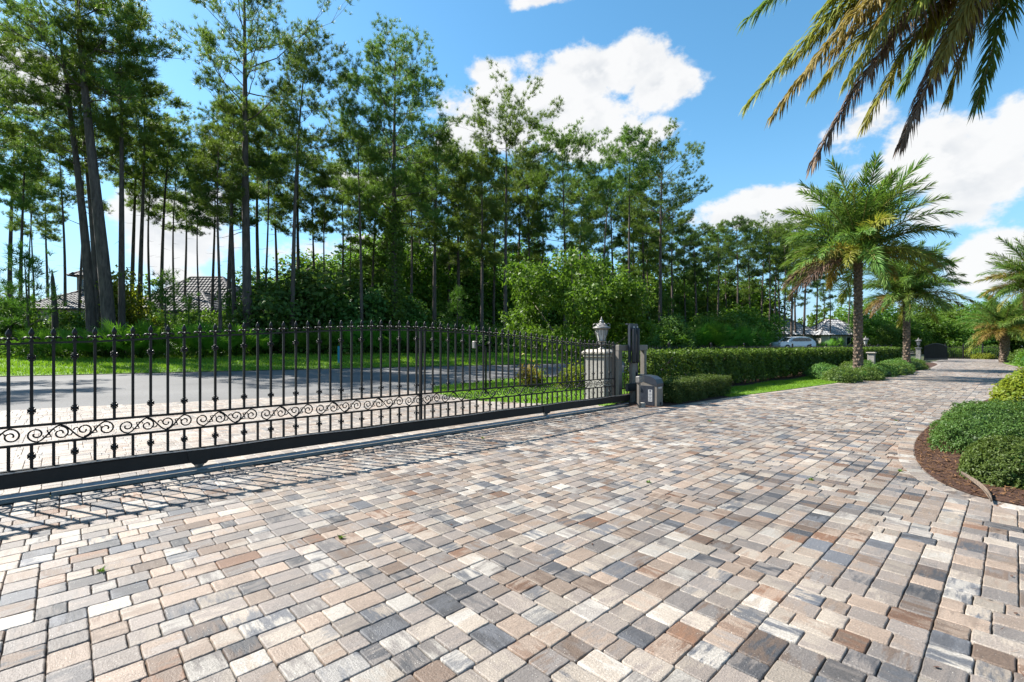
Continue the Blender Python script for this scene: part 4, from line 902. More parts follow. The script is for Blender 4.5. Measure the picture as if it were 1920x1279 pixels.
# ------------------------------------------------------------------ palms
def frond_from_curve(rg, Q, nleaf, ll, lw, hang, plume=.5, ang=(62, 24), tipfade=.45):
    "leaflets on both sides of the rachis points Q (m,3); hang pulls the leaflets down"
    Q = np.asarray(Q, float); m = len(Q); V = []; F = []; rr_ = []; up = np.array([0, 0, 1.0])
    for k in range(nleaf):
        s = .10 + .90 * (k + rg.random() * .6) / nleaf; s = min(s, .999); f = s * (m - 1); i = min(int(f), m - 2); p = Q[i] + (Q[i + 1] - Q[i]) * (f - i); t = unit(Q[i + 1] - Q[i])
        sd = np.cross(t, up); sd = unit(sd) if np.linalg.norm(sd) > .05 else np.array([1.0, 0, 0]); nm = np.cross(sd, t)
        l = ll * (.45 + .55 * math.sin(math.pi * min(1, s / .45) / 2)) * (1 - (1 - tipfade) * max(0, (s - .5) / .5) ** 1.5) * rg.uniform(.85, 1.12)
        al = math.radians(ang[0] + (ang[1] - ang[0]) * s ** 1.6) * rg.uniform(.85, 1.15); tone = np.clip(.2 + .6 * rg.random(), 0, 1)
        for e in (-1, 1):
            ro = rg.normal() * plume + .25; o = unit(sd * e * math.cos(ro) + nm * math.sin(ro)); d = unit(t * math.cos(al) + o * math.sin(al) - up * hang * .35)
            d2 = unit(d - up * hang); wv = unit(np.cross(d, rg.normal(size=3) * .6 + nm)) * lw / 2; mid_ = p + d * l * .5; tip = mid_ + d2 * l * .5; b = len(V)
            V += [p - wv * .5, p + wv * .5, mid_ + wv, mid_ - wv, tip]; F += [(b, b + 1, b + 2), (b, b + 2, b + 3), (b + 3, b + 2, b + 4)]; rr_ += [np.clip(tone + rg.normal() * .12, 0, 1)] * 5
    return npmesh('leaflets', np.array(V), np.array(F), {'rnd': ('FLOAT', rr_)})
def arch(L, a0, a1, p=1.3, n=9):
    x = z = 0; out = [(0, 0, 0)]
    for i in range(n):
        s = (i + .5) / n; a = a0 + (a1 - a0) * s ** p; x += L / n * math.cos(a); z += L / n * math.sin(a); out.append((x, 0, z))
    return out
FR = {}
def frond_kind(kind, col, v):
    key = (kind, col, v)
    if key not in FR:
        rg = np.random.default_rng(500 + hash_(key)); a0, a1 = {'up': (1.35, .75), 'high': (1.05, .15), 'mid': (.65, -.35), 'low': (.25, -.85), 'hang': (.0, -1.15)}[kind]
        Q = arch(2.75, a0, a1); hg = .15 if kind in ('up', 'high') else .35
        r_ = MB().tube(Q, [.030 * (1 - .85 * i / 9) + .003 for i in range(10)], 5).mesh('rachis', True); r_.materials.append(M['rachis_dead' if col == 'f_dead' else 'rachis'])
        lf = frond_from_curve(rg, Q, 100, .56, .029, hg, .75); lf.materials.append(M[col]); FR[key] = (r_, lf)
    return FR[key]
def hash_(k): return sum(ord(c) * (i + 1) for i, c in enumerate(str(k))) % 9973
def palm(loc, ht, sc, r0, label, seed, nfr=58, trunk_only_top=0, group=None, lean=(0, 0)):
    rg = random.Random(seed); t = thing('date_palm', loc, label, 'palm tree', group)
    m = MB(); n = 14; m.tube([(lean[0] * i / n, lean[1] * i / n, ht * i / n - (.1 if i == 0 else 0)) for i in range(n + 1)], [r0 * (1.25 - .35 * min(1, i / 3)) * .86 for i in range(n + 1)], 12); tr = m.build('trunk', M['palm_bark'], t, smooth=True)
    m = MB(); a = 0; z = .05; nb = int(ht / .021)
    for i in range(nb):                               # old leaf bases in a spiral
        z = .03 + (ht + .1) * i / nb; a += 2.399; f = z / ht; rr_ = r0 * (1.25 - .35 * min(1, f * 14 / 3)) * .84; c, s = math.cos(a), math.sin(a); o = (lean[0] * f, lean[1] * f); w = r0 * .36; big = 1 + .8 * max(0, (f - .85) / .15)
        def pt(r, tt, dz): return (o[0] + r * c - tt * s, o[1] + r * s + tt * c, z + dz)
        m.add([pt(rr_, -w, 0), pt(rr_, w, 0), pt(rr_ + .055 * big, w * .7, .10 * big), pt(rr_ + .055 * big, -w * .7, .10 * big), pt(rr_ * .9, -w, .10), pt(rr_ * .9, w, .10)], [(0, 1, 2, 3), (3, 2, 5, 4), (0, 3, 4), (1, 5, 2)])
    m.build('leaf_bases', M['palm_bark'], tr)
    a = rg.uniform(0, 6)
    for i in range(nfr):
        u = (i + .5) / nfr; a += 2.399 + rg.uniform(-.2, .2)
        kind = 'up' if u < .16 else 'high' if u < .40 else 'mid' if u < .66 else 'low' if u < .92 else 'hang'
        col = 'f_green'
        if u > .60: col = rg.choice(['f_green', 'f_green', 'f_yellow', 'f_orange'])
        if u > .86: col = rg.choice(['f_orange', 'f_yellow', 'f_dead', 'f_green'])
        r_, lf = frond_kind(kind, col, i % 3); s = sc * rg.uniform(.82, 1.1) * (1.1 if u < .16 else 1.04 if u < .4 else 1)
        f = link('frond', r_, None, t, (lean[0] + .1 * math.cos(a), lean[1] + .1 * math.sin(a), ht + .25 - .45 * u)); f.rotation_euler = (rg.uniform(-.35, .35), rg.uniform(-.14, .14), a); f.scale = (s, s, s)
        link('leaflets', lf, None, f)
    return t
x, y = at(1609, 19.6); palm((x, y, 0), 5.15, 1.13, .165, 'tallest date palm with full green crown in the bed beside the drive', 1, 84)
x, y = at(1700, 26.0); palm((x, y, 0), 4.1, .92, .165, 'date palm with drooping yellowed skirt behind the tallest palm', 2, 80)
x, y = at(1945, 29); palm((x, y, 0), 5.0, 1.0, .21, 'date palm with orange lower fronds on the right side of the drive', 3, 74)
x, y = at(1884, 38); palm((x, y, 0), 2.5, 1.05, .34, 'stubby short date palm with thick dark trunk at the far bend', 4, 64)
# the near palm: trunk stands in the bed just right of the picture
def pxd(px, py, d): l = lat_of(px); return np.array([d * (CG + l * SG), d * (SG - l * CG), H0 + (HOR - py) / FPX * d])
C0 = pxd(1992, -150, 5.6); bx, by = C0[0], C0[1]
np_ = thing('date_palm', (bx, by, 0), 'near date palm overhanging the drive with long drooping yellow and brown fronds', 'palm tree')
m = MB(); n = 14; ht = C0[2] - .1; m.tube([(0, 0, ht * i / n - (.1 if i == 0 else 0)) for i in range(n + 1)], [.19 * (1.25 - .3 * min(1, i / 3)) for i in range(n + 1)], 14); trk_ = m.build('trunk', M['palm_bark'], np_, smooth=True)
m = MB(); a = 0
for i in range(int(ht / .022)):
    z = .03 + ht * i / int(ht / .022); a += 2.399; c, s = math.cos(a), math.sin(a); rr_ = .185 * (1.25 - .3 * min(1, z / ht * 14 / 3)); w = .07
    def pt(r, tt, dz): return (r * c - tt * s, r * s + tt * c, z + dz)
    m.add([pt(rr_, -w, 0), pt(rr_, w, 0), pt(rr_ + .055, w * .7, .1), pt(rr_ + .055, -w * .7, .1), pt(rr_ * .9, -w, .1), pt(rr_ * .9, w, .1)], [(0, 1, 2, 3), (3, 2, 5, 4), (0, 3, 4), (1, 5, 2)])
m.build('leaf_bases', M['palm_bark'], trk_)
rg = np.random.default_rng(700)
def near_frond(tip, rise, col, nl=330, ll=.48, lw=.019, hang=.75, start=(0, 0, 0), plume=.65):
    A = np.array([0, 0, ht + .1]) + np.array(start); T = np.array(tip) - np.array([bx, by, 0]); h = T - A; hz_ = np.array([h[0], h[1], 0])
    B = A + hz_ * .42 + np.array([0, 0, rise]); t = np.linspace(0, 1, 13)[:, None]; Q = (1 - t) ** 2 * A + 2 * t * (1 - t) * B + t * t * T
    r_ = MB().tube([tuple(q) for q in Q], [.026 * (1 - .88 * i / 12) + .003 for i in range(13)], 6).build('frond', M['rachis_dead' if col == 'f_dead' else 'rachis'], np_, smooth=True)
    lf = frond_from_curve(rg, Q, nl, ll, lw, hang, plume, (58, 20), .5); link('leaflets', lf, M[col], r_)
for tip, dep, rise, col, hang in [((1402, 195), 6.0, .55, 'f_yellow', .7), ((1452, 212), 5.4, .45, 'f_orange', .9), ((1528, 170), 6.3, .5, 'f_yellow', .7), ((1526, 300), 5.3, .25, 'f_dead', .9), ((1622, 232), 6.0, .35, 'f_yellow', .55),
        ((1690, 268), 5.2, .15, 'f_dead', .85), ((1695, 160), 6.4, .45, 'f_green', .45), ((1832, 198), 5.6, .2, 'f_green', .4), ((1402, 35), 5.2, .7, 'f_green', .6), ((1470, -40), 6.4, .8, 'f_green', .5), ((1600, -60), 4.6, .9, 'f_yellow', .6), ((1760, 120), 4.9, .3, 'f_orange', .6), ((1560, 100), 5.6, .55, 'f_orange', .75), ((1660, 95), 5.8, .5, 'f_yellow', .7), ((1740, 60), 6.0, .5, 'f_orange', .7), ((1480, 120), 6.1, .6, 'f_yellow', .7), ((1590, 150), 5.0, .5, 'f_yellow', .9), ((1780, 180), 6.2, .3, 'f_yellow', .6), ((1650, 40), 5.2, .7, 'f_orange', .7), ((1540, 20), 5.9, .7, 'f_yellow', .6), ((1720, 10), 5.0, .7, 'f_yellow', .8)]:
    near_frond(pxd(tip[0], tip[1], dep), rise, col, hang=hang, start=(rg.normal() * .06, rg.normal() * .06, rg.normal() * .1 - .1))
for i in range(20):                                    # the rest of the crown, out of the picture
    a = i * 2.399; el = .3 + .9 * (i % 5) / 4
    d_ = np.array([math.cos(a), math.sin(a), 0]); tp = np.array([bx, by, ht]) + d_ * (3.0 - el * 1.2) + np.array([0, 0, -.6 + 2.6 * (el - .3)])
    if np.dot(d_[:2], -np.array([SG, -CG])) > .25 and el < .8: continue
    near_frond(tp, .9 + el * .6, 'f_green' if i % 4 else 'f_yellow', nl=60, hang=.35)

# ------------------------------------------------------------------ hedges, fence, beds and lawns
def box_foliage(rg, x0, x1, y0, y1, z1, dens, leaf, lump=.07, z0=.05, cover=.10):
    fx, fy, fz = x1 - x0, y1 - y0, z1 - z0; areas = np.array([fx * fz, fx * fz, fy * fz, fy * fz, fx * fy * 1.3]); n = int(areas.sum() * dens); f = rg.choice(5, n, p=areas / areas.sum()); u, v = rg.random(n), rg.random(n)
    P = np.zeros((n, 3)); Nn = np.zeros((n, 3))
    for k in range(5):
        s = f == k
        if k < 2: P[s] = np.stack([x0 + u[s] * fx, np.full(s.sum(), y0 if k == 0 else y1), z0 + v[s] * fz], 1); Nn[s] = (0, -1 if k == 0 else 1, .25)
        elif k < 4: P[s] = np.stack([np.full(s.sum(), x0 if k == 2 else x1), y0 + u[s] * fy, z0 + v[s] * fz], 1); Nn[s] = (-1 if k == 2 else 1, 0, .25)
        else: P[s] = np.stack([x0 + u[s] * fx, y0 + v[s] * fy, np.full(s.sum(), z1)], 1); Nn[s] = (0, 0, 1)
    wob = lump * (np.sin(P[:, 0] * 5.1 + P[:, 2] * 3) + np.sin(P[:, 0] * 11 + P[:, 1] * 7 + P[:, 2] * 6) * .6 + .4 * np.sin(P[:, 0] * 23 + P[:, 2] * 17))
    P += Nn * (wob - rg.random(n) ** 1.5 * cover * 2)[:, None] + rg.normal(size=(n, 3)) * .02
    return P, Nn
rg = np.random.default_rng(801); HX0, HX1, HY0, HY1, HZ = 10.9, 50.0, 6.35, 7.15, 1.17
hd = thing('clipped_hedge', (HX0, HY0, 0), 'long clipped green hedge beside the drive in front of the iron fence', 'hedge')
Ps = []
for a, b, dn in ((HX0, 20, 900), (20, 32, 520), (32, HX1, 300)):
    P, Nn = box_foliage(rg, a, b, HY0, HY1, HZ, dn, None, .05, .12); Ps.append((P, Nn))
P = np.concatenate([p for p, _ in Ps]); Nn = np.concatenate([q for _, q in Ps]); keep = (P[:, 2] > .35) | (rg.random(len(P)) < .75); P, Nn = P[keep], Nn[keep]
sz = np.where(P[:, 0] < 20, 1.0, np.where(P[:, 0] < 32, 1.3, 1.7)); V, F, r = leaves(rg, P, unit(Nn + np.array([0, 0, .35])), .085, .045, .75)
V = V.reshape(-1, 4, 3); cN = V.mean(1, keepdims=True); V = (cN + (V - cN) * sz[:, None, None]).reshape(-1, 3) - np.array([HX0, HY0, 0])
link('foliage', npmesh('hedge', V, F, {'rnd': ('FLOAT', r)}), M['hedge'], hd)
m = MB()
for i in range(120):
    x = HX0 + .15 + (HX1 - HX0) * i / 120; y = (HY0 + HY1) / 2 + rg.normal() * .08
    for k in range(3): m.tube([(x - HX0 + rg.normal() * .05, y - HY0, 0), (x - HX0 + rg.normal() * .12, y - HY0 + rg.normal() * .1, .5), (x - HX0 + rg.normal() * .2, y - HY0 + rg.normal() * .2, 1.05)], [.022, .016, .008], 4)
m.build('stems', M['bark'], hd)
MB().box(((HX1 - HX0) / 2 + 1.2, (HY1 - HY0) / 2, .66), (HX1 - HX0 - 3.0, .42, .80), bev=.05).build('inner_growth', M['leaf_dk'], hd)
lh = thing('low_hedge', (10.2, 5.5, 0), 'low clipped grey-green hedge between gate operator and lawn strip', 'hedge')
P, Nn = box_foliage(rg, 10.25, 13.3, 5.32, 6.05, .52, 5200, None, .035, .03, .06); P[:, 2] = np.maximum(P[:, 2], .02)
V, F, r = leaves(rg, P, unit(Nn + np.array([0, 0, .5])), .038, .018, .8); link('foliage', npmesh('low_hedge', V - np.array([10.2, 5.5, 0]), F, {'rnd': ('FLOAT', r)}), M['mound'], lh)
MB().box((1.57, .18, .22), (2.75, .48, .40), bev=.06).build('inner_growth', M['leaf_dk'], lh)
# iron fence behind the hedge
fn = thing('iron_fence', (10.75, 7.42, -.05), 'black iron picket fence running behind the clipped hedge', 'fence')
FL = 42.0
for z in (.22, 1.08): MB().box((FL / 2, 0, z), (FL, .03, .035)).build('rail', M['iron'], fn)
pk = MB().box((0, 0, .66), (.018, .018, 1.24)); pk.lathe([(.008, 1.28), (.024, 1.31), (.012, 1.35), (.001, 1.41)], 6); pk = pk.mesh('picket'); pk.materials.append(M['iron'])
for i in range(280): link('picket', pk, None, fn, (.08 + i * .15, 0, 0))
ps = MB().box((0, 0, .70), (.06, .06, 1.40), bev=.004); ps.lathe([(.03, 1.40), (.045, 1.43), (.04, 1.47), (.002, 1.51)], 8); ps = ps.mesh('post'); ps.materials.append(M['iron'])
for i in range(15): link('post', ps, None, fn, (i * 3.0, .0, 0))

def grass_in(name, poly, n, h, w, label, z=.0, seed=1, zf=None, mat='grass'):
    rg = np.random.default_rng(seed); xs = [p[0] for p in poly]; ys = [p[1] for p in poly]; X = rg.uniform(min(xs), max(xs), n * 3); Y = rg.uniform(min(ys), max(ys), n * 3); k = inside(X, Y, poly); X, Y = X[k][:n], Y[k][:n]; n = len(X)
    Z = np.full(n, z) if zf is None else zf(X, Y); a = rg.uniform(0, 6.28, n); hh = h * rg.uniform(.5, 1.2, n) * (.8 + .3 * np.sin(X * 1.7 + Y * 2.3)); ln = rg.normal(size=(n, 2)) * .45
    b = np.stack([X, Y, Z], 1); s = np.stack([np.cos(a), np.sin(a), 0 * a], 1) * w / 2; tip = b + np.stack([ln[:, 0] * hh, ln[:, 1] * hh, hh], 1)
    V = np.stack([b - s, b + s, tip], 1).reshape(-1, 3); F = np.arange(len(V)).reshape(-1, 3); o = link(name, npmesh(name, V, F, {'rnd': ('FLOAT', np.repeat(rg.random(n), 3))}), M[mat]); return tag(o, label, 'grass', None, 'stuff')
def arclip(line, x0, x1): return [p for p in line if x0 <= p[0] <= x1]
STRIP = arclip(LEFT, 12.6, 25.2) + [(24.5, 5.9), (19, 6.15), (13.4, 6.25)]
poly_sheet('lawn_strip', STRIP, .014, M['turf']); grass_in('lawn_grass', STRIP, 30000, .075, .016, 'bright green lawn strip between drive and clipped hedge', .0, 2)
HB = [(9.3, 5.5)] + arclip(LEFT, 9.4, 50) + [(50, 7.4), (9.8, 7.4), (9.3, 6.3)]
poly_sheet('hedge_bed', HB, .006, M['mulch'])
ISL = [(8.85, YG + .2)] + [(p[0] + .02, p[1]) for p in APR_R] + [(12.5, 13.85), (15, 13.55), (30, 11.95), (30, 7.6), (10.7, 7.5), (9.9, YG + .2)]
poly_sheet('island_lawn', ISL, .0, M['turf']); grass_in('island_grass', ISL, 42000, .10, .024, 'lawn island beyond the gate around the roadside tree', .0, 3)
LLN = [(-7, YG + .14), (-.86, YG + .14), (-.9, 9), (-.96, 11.5), (-1.45, 13.2), (-2.5, 14.6), (-7, 15.3)]
poly_sheet('side_lawn', LLN, .0, M['turf']); grass_in('side_grass', LLN, 30000, .11, .022, 'lawn corner beside the entrance apron outside the gate', .0, 4)
vx = np.linspace(-14, 45, 60); VP = [(x, float(fe(x)) + .03) for x in vx] + [(x, float(fe(x)) + VERGE + 1.4) for x in vx[::-1]]
grass_in('verge_grass', VP, 90000, .15, .045, 'mown grass verge along the far side of the street', 0, 5, gz)

# crotons under the roadside tree
cm = bush_meshes(610, .35, .7, 420, (.16, .06), nl=6, stems=3)
for px, d, s, mt in [(990, 15.5, 1, 'croton'), (1008, 15.8, .8, 'leaf_y'), (1085, 15, 1.1, 'leaf_y'), (1072, 15.5, .9, 'leaf_y'), (1060, 14.6, .8, 'leaf_y')]:
    x, y = at(px, d); bush((x, y, -.03), cm, 'small bronze and yellow croton under the roadside tree' if mt == 'croton' else 'small yellow-green croton beside the pillar under the roadside tree', 'bronze crotons' if mt == 'croton' else 'yellow crotons', mt, R.uniform(0, 6), s, 'croton', 'plant')

# small weeds in the paver joints
for i, (px, py) in enumerate([(1688, 884), (1680, 789), (1215, 905), (640, 1010), (905, 822), (1520, 900), (1330, 790), (190, 1072)]):
    rg = np.random.default_rng(900 + i); n = 26; a = rg.uniform(0, 6.28, n); h = rg.uniform(.012, .035, n); l = rg.uniform(.01, .04, n); x, y = gp(px, py); b0 = np.stack([rg.normal(0, .008, n), rg.normal(0, .008, n), 0 * a], 1); t_ = b0 + np.stack([np.cos(a) * l, np.sin(a) * l, h], 1); sd = np.stack([-np.sin(a), np.cos(a), 0 * a], 1) * .004
    V = np.stack([b0 - sd * .4, (b0 + t_) / 2 + sd + np.array([0, 0, .006]), t_, (b0 + t_) / 2 - sd + np.array([0, 0, .006])], 1).reshape(-1, 3)
    tag(link('weed', npmesh('weed', V, np.arange(4 * n).reshape(-1, 4), {'rnd': ('FLOAT', np.repeat(rg.random(n), 4))}), M['leaf'], None, (x, y, -.006)), 'tiny green weed sprouting from a joint between the pavers', 'weed', 'weeds in the paver joints')
# needles and dry leaf scraps lying on the paving
rg = np.random.default_rng(950); n = 900; X = rg.uniform(-1, 24, n); Y = np.where(rg.random(n) < .35, rg.uniform(-.5, 5.6, n), np.where(rg.random(n) < .5, 5.75 - rg.exponential(.12, n), np.interp(X, [p[0] for p in BED if p[1] > -.1], [p[1] for p in BED if p[1] > -.1]) + rg.exponential(.15, n)))
k = inside(X, Y, DRIVE); X, Y = X[k], Y[k]; n = len(X); a = rg.uniform(0, 6.28, n); t = np.stack([np.cos(a), np.sin(a), rg.normal(size=n) * .08], 1); sd = np.stack([-np.sin(a), np.cos(a), rg.normal(size=n) * .3], 1); big = rg.random((n, 1)) < .3
ln = np.where(big, rg.uniform(.008, .016, (n, 1)), rg.uniform(.02, .05, (n, 1))); w = np.where(big, rg.uniform(.005, .009, (n, 1)), .0012); c = np.stack([X, Y, np.full(n, .0065)], 1)
V = np.stack([c - t * ln, c + sd * w, c + t * ln, c - sd * w], 1).reshape(-1, 3); V[:, 2] = np.maximum(V[:, 2], .004)
o = link('leaf_litter', npmesh('leaf_litter', V, np.arange(4 * n).reshape(-1, 4), {'rnd': ('FLOAT', np.repeat(rg.random(n), 4))}), M['chip']); tag(o, 'scattered dry needles and leaf scraps on the paving', 'leaf litter', None, 'stuff')
# planting bed with mounded shrubs at the right
poly_sheet('planting_bed', BED_IN, .008, M['mulch'])
rg = np.random.default_rng(820); n = 26000; X = rg.uniform(5.3, 13, n); Y = rg.uniform(-2.2, 1.2, n); k = inside(X, Y, BED_IN); X, Y = X[k], Y[k]; n = len(X)
c = np.stack([X, Y, .012 + rg.random(n) ** 2 * .03], 1); a = rg.uniform(0, 6.28, n); t = np.stack([np.cos(a), np.sin(a), rg.normal(size=n) * .3], 1); s = np.stack([-np.sin(a), np.cos(a), rg.normal(size=n) * .4], 1)
ln = rg.uniform(.008, .03, (n, 1)); w = rg.uniform(.002, .006, (n, 1)); V = np.stack([c - t * ln - s * w, c + t * ln - s * w * .6, c + t * ln + s * w * .6, c - t * ln + s * w], 1).reshape(-1, 3)
o = link('mulch_chips', npmesh('mulch', V, np.arange(4 * n).reshape(-1, 4), {'rnd': ('FLOAT', np.repeat(rg.random(n), 4))}), M['chip']); tag(o, 'loose brown bark mulch in the planting bed', 'mulch', None, 'stuff')
def mound(name, c, rx, ry, h, n, leaf, mat, label, seed, rz=0, group=None, cat='shrub', flat=.0):
    rg = np.random.default_rng(seed); t = thing(name, (c[0], c[1], -.02), label, cat, group, rz); d = unit(np.abs(rg.normal(size=(n, 3))) * np.array([1, 1, 1]) * rg.choice([-1, 1], (n, 3)) * [1, 1, 1]); d[:, 2] = np.abs(d[:, 2])
    bump = 1 + .07 * np.sin(d[:, 0] * 6 + seed) * np.cos(d[:, 1] * 7 + 2 * seed) + .05 * np.sin(d[:, 0] * 15 + d[:, 2] * 9) * np.sin(d[:, 1] * 13); sq = np.power(np.abs(d), .82) * np.sign(d)
    P = sq * np.array([rx, ry, h]) * (bump * (1 - .16 * rg.random(n) ** 2))[:, None]; nr = unit(d / np.array([rx, ry, h]))
    P2, n2, rv = clumpify(rg, P, nr, 7, leaf[0] * .45); P2[:, 2] = np.maximum(P2[:, 2], .02)
    V, F, r = leaves(rg, P2, unit(n2 + np.array([0, 0, .45])), leaf[0], leaf[1], .65, rv); link('foliage', npmesh('foliage', V, F, {'rnd': ('FLOAT', r)}), M[mat], t)
    m = MB().lathe([(.80, 0), (.84, .25), (.76, .5), (.55, .72), (.2, .82)], 14); m.v = [(x * rx, y * ry, z * h) for x, y, z in m.v]; m.build('inner_growth', M['leaf_dk'], t, smooth=True); return t
def gpc(px, py, dd=0): x, y = gp(px, py); return x, y
mound('mounded_shrub', (9.35, .16), 1.45, .62, .58, 36000, (.027, .014), 'mound', 'wide mounded green shrub on mulch along the drive edge', 1, -.1)
mound('mounded_shrub', (6.98, -.02), .52, .42, .42, 26000, (.027, .014), 'mound', 'smaller dome of green shrub in front of the wide mounded shrub', 2)
mound('mounded_shrub', (11.2, -.75), 1.05, .75, .60, 20000, (.030, .016), 'mound', 'third green mound behind the wide mounded shrub', 3)
mound('mounded_shrub', (8.3, -1.5), 1.3, .8, .6, 12000, (.034, .017), 'mound', 'green mound at the back of the mulch bed under the near palm', 7)
mound('golden_shrub', (15.1, -.30), 1.1, .65, .78, 5200, (.085, .045), 'leaf_y', 'yellow-green leafy shrub at the far end of the mulch bed', 4)
mound('golden_shrub', (17.6, -1.1), 1.0, .8, .85, 3000, (.085, .045), 'leaf_y', 'second yellow-green shrub further along the mulch bed', 5)
# dry palm sheath on the mulch
p0 = np.array([*gp(1803, 905), .03]); p1 = np.array([*gp(1858, 946), .02]); ts = np.linspace(0, 1, 12); V = []; F = []
ax_ = p1 - p0; sd_ = unit(np.array([-ax_[1], ax_[0], 0]))
for i, t in enumerate(ts):
    c = p0 + ax_ * t + sd_ * .05 * math.sin(t * 3.1) + np.array([0, 0, .05 * (1 - t) ** 2]); w = .03 * math.sin(min(1, t * 2.2 + .15) * 1.57) * (1 - .75 * t ** 2)
    for k in range(5): u = (k - 2) / 2; V.append(c + sd_ * w * u + np.array([0, 0, .03 * u * u * (1 - t * .5)]))
for i in range(11):
    for k in range(4): F.append((i * 5 + k, i * 5 + k + 1, (i + 1) * 5 + k + 1, (i + 1) * 5 + k))
me = bpy.data.meshes.new('palm_sheath'); me.from_pydata([tuple(v) for v in V], [], F); me.update(); o = link('palm_sheath', me, M['husk']); sm = o.modifiers.new('thickness', 'SOLIDIFY'); sm.thickness = .006
tag(o, 'dry curled brown palm sheath fallen at the mulch edge', 'palm sheath')

# junipers round the palms
JP = [(21.6, 4.55, 1.3, .6, .50), (23.6, 4.15, 1.3, .6, .48), (25.8, 4.35, 1.4, .7, .55), (28.2, 4.0, 1.5, .7, .55), (31, 4.25, 1.6, .8, .6), (34.5, 4.2, 1.7, .8, .62), (22.8, 5.4, 1.2, .6, .6), (27, 5.2, 1.4, .6, .62), (38, 4.6, 1.7, .9, .6), (30, 5.4, 1.4, .6, .6)]
for i, (x, y, rx, ry, h) in enumerate(JP): mound('spreading_juniper', (x, y), rx, ry, h, 4200, (.075, .028), 'juniper', 'spreading low juniper mound in the palm bed beside the drive', 30 + i, R.uniform(-.3, .3), 'juniper mounds in the palm bed')
# right side far shrubs
for i, (x, y, rx, ry, h, mt) in enumerate([(27, -2.4, 1.5, 1, .9, 'hedge'), (31, -2.6, 1.6, 1, 1.0, 'hedge'), (36, -2.4, 1.8, 1.1, 1.1, 'leaf_b'), (41, -1.9, 2, 1.2, 1.2, 'hedge'), (46, -1.2, 2, 1.2, 1.2, 'leaf_b'), (51, -.9, 2, 1.2, 1.2, 'hedge')]):
    mound('round_shrub', (x, y), rx, ry, h, 3200, (.12, .06), mt, 'rounded shrub bordering the right side of the drive near the short palm', 50 + i, 0, 'shrubs bordering the right side')
RL = [(22.5, -1.3)] + [(p[0], p[1] - .03) for p in BED if p[0] > 23] + [(66, -6), (22.5, -6)]
poly_sheet('right_lawn', RL, .013, M['turf'])

# ------------------------------------------------------------------ end of the drive: second gate, lanterns, fence
def small_pillar(px, d, label, hh=1.15):
    x, y = at(px, d); t = thing('gate_pillar', (x, y, -.05), label, 'pillar'); MB().box((0, 0, hh / 2), (.32, .32, hh), bev=.01).build('shaft', M['stucco'], t); m = MB().box((0, 0, hh + .04), (.44, .44, .07), bev=.015); m.build('cap', M['stone'], t); return x, y, hh + .035
x, y, z = small_pillar(1634, 27, 'slim pale pillar among the junipers behind the tallest palm', .95)
x, y = at(1623, 37); t = thing('gate_pillar', (x, y, -.05), 'pale pillar beyond the hedge carrying a lantern behind the tallest palm', 'pillar'); MB().box((0, 0, .6), (.55, .55, 1.2), bev=.01).build('shaft', M['stucco'], t); MB().box((0, 0, 1.24), (.66, .66, .09), bev=.015).build('cap', M['stone'], t)
make_lantern((x, y, 1.235), 'grey lantern on the pillar seen between the two palm trunks', sc=1.1)
x, y, z = small_pillar(1722, 41, 'pale pillar beside the dark second gate', 1.15); make_lantern((x, y, z - .015), 'grey lantern on the pillar beside the dark second gate', sc=1.1)
g2 = thing('second_gate', (*at(1733, 41), -.02), 'dark arched second gate standing open at the hedge end', 'gate', rz=math.radians(-24)); g2.scale = (.72, .72, .9)
arc = [(i * .36, 1.15 + .55 * math.sin(math.pi * (.15 + .7 * i / 12))) for i in range(13)]
m = MB()
for i in range(12): m.tube([(arc[i][0], 0, arc[i][1]), (arc[i + 1][0], 0, arc[i + 1][1])], .03, 5)
m.build('top_rail', M['iron'], g2); MB().box((2.16, 0, .2), (4.4, .08, .16)).build('bottom_beam', M['iron'], g2)
for i in range(31):
    x = .02 + i * .143; z = np.interp(x, [p[0] for p in arc], [p[1] for p in arc]); MB().box((x, 0, z / 2 + .1), (.026, .026, z - .05)).build('picket', M['iron'], g2)
MB().prism([(a, b - .03) for a, b in arc] + [(4.32, .28), (0, .28)], 'y', .02, .03).build('backing_panel', M['slate'], g2)
a0, a1 = at(1772, 50), at(1880, 46); L_ = math.hypot(a1[0] - a0[0], a1[1] - a0[1]); ff = thing('end_fence', (a0[0], a0[1], -.05), 'black iron fence closing the far end of the drive', 'fence', rz=math.atan2(a1[1] - a0[1], a1[0] - a0[0]))
for z in (.18, 1.2): MB().box((L_ / 2, 0, z), (L_, .03, .04)).build('rail', M['iron'], ff)
n = int(L_ / .15); pk2 = MB().box((0, 0, .7), (.02, .02, 1.36)).mesh('picket'); pk2.materials.append(M['iron'])
for i in range(n + 1): link('picket', pk2, None, ff, (i * L_ / n, 0, 0))
for i in range(4): MB().box((0, .0, .8), (.08, .08, 1.6)).build('post', M['iron'], ff, (i * L_ / 3, 0, 0))
for i, (px, d, h, mt) in enumerate([(1785, 52, 1.1, 'leaf_b'), (1805, 53, 1.2, 'hedge'), (1825, 52, 1.1, 'leaf_y'), (1845, 51, 1.2, 'leaf_b'), (1862, 52, 1.4, 'hedge'), (1765, 52, 1.3, 'hedge'), (1845, 47.5, .55, 'leaf_y')]):
    x, y = at(px, d); mound('end_shrub', (x, y), 1.0, .9, h, 2600, (.14, .07), mt, 'shrub lined up by the iron fence at the drive end', 70 + i, 0, 'shrubs by the end fence')

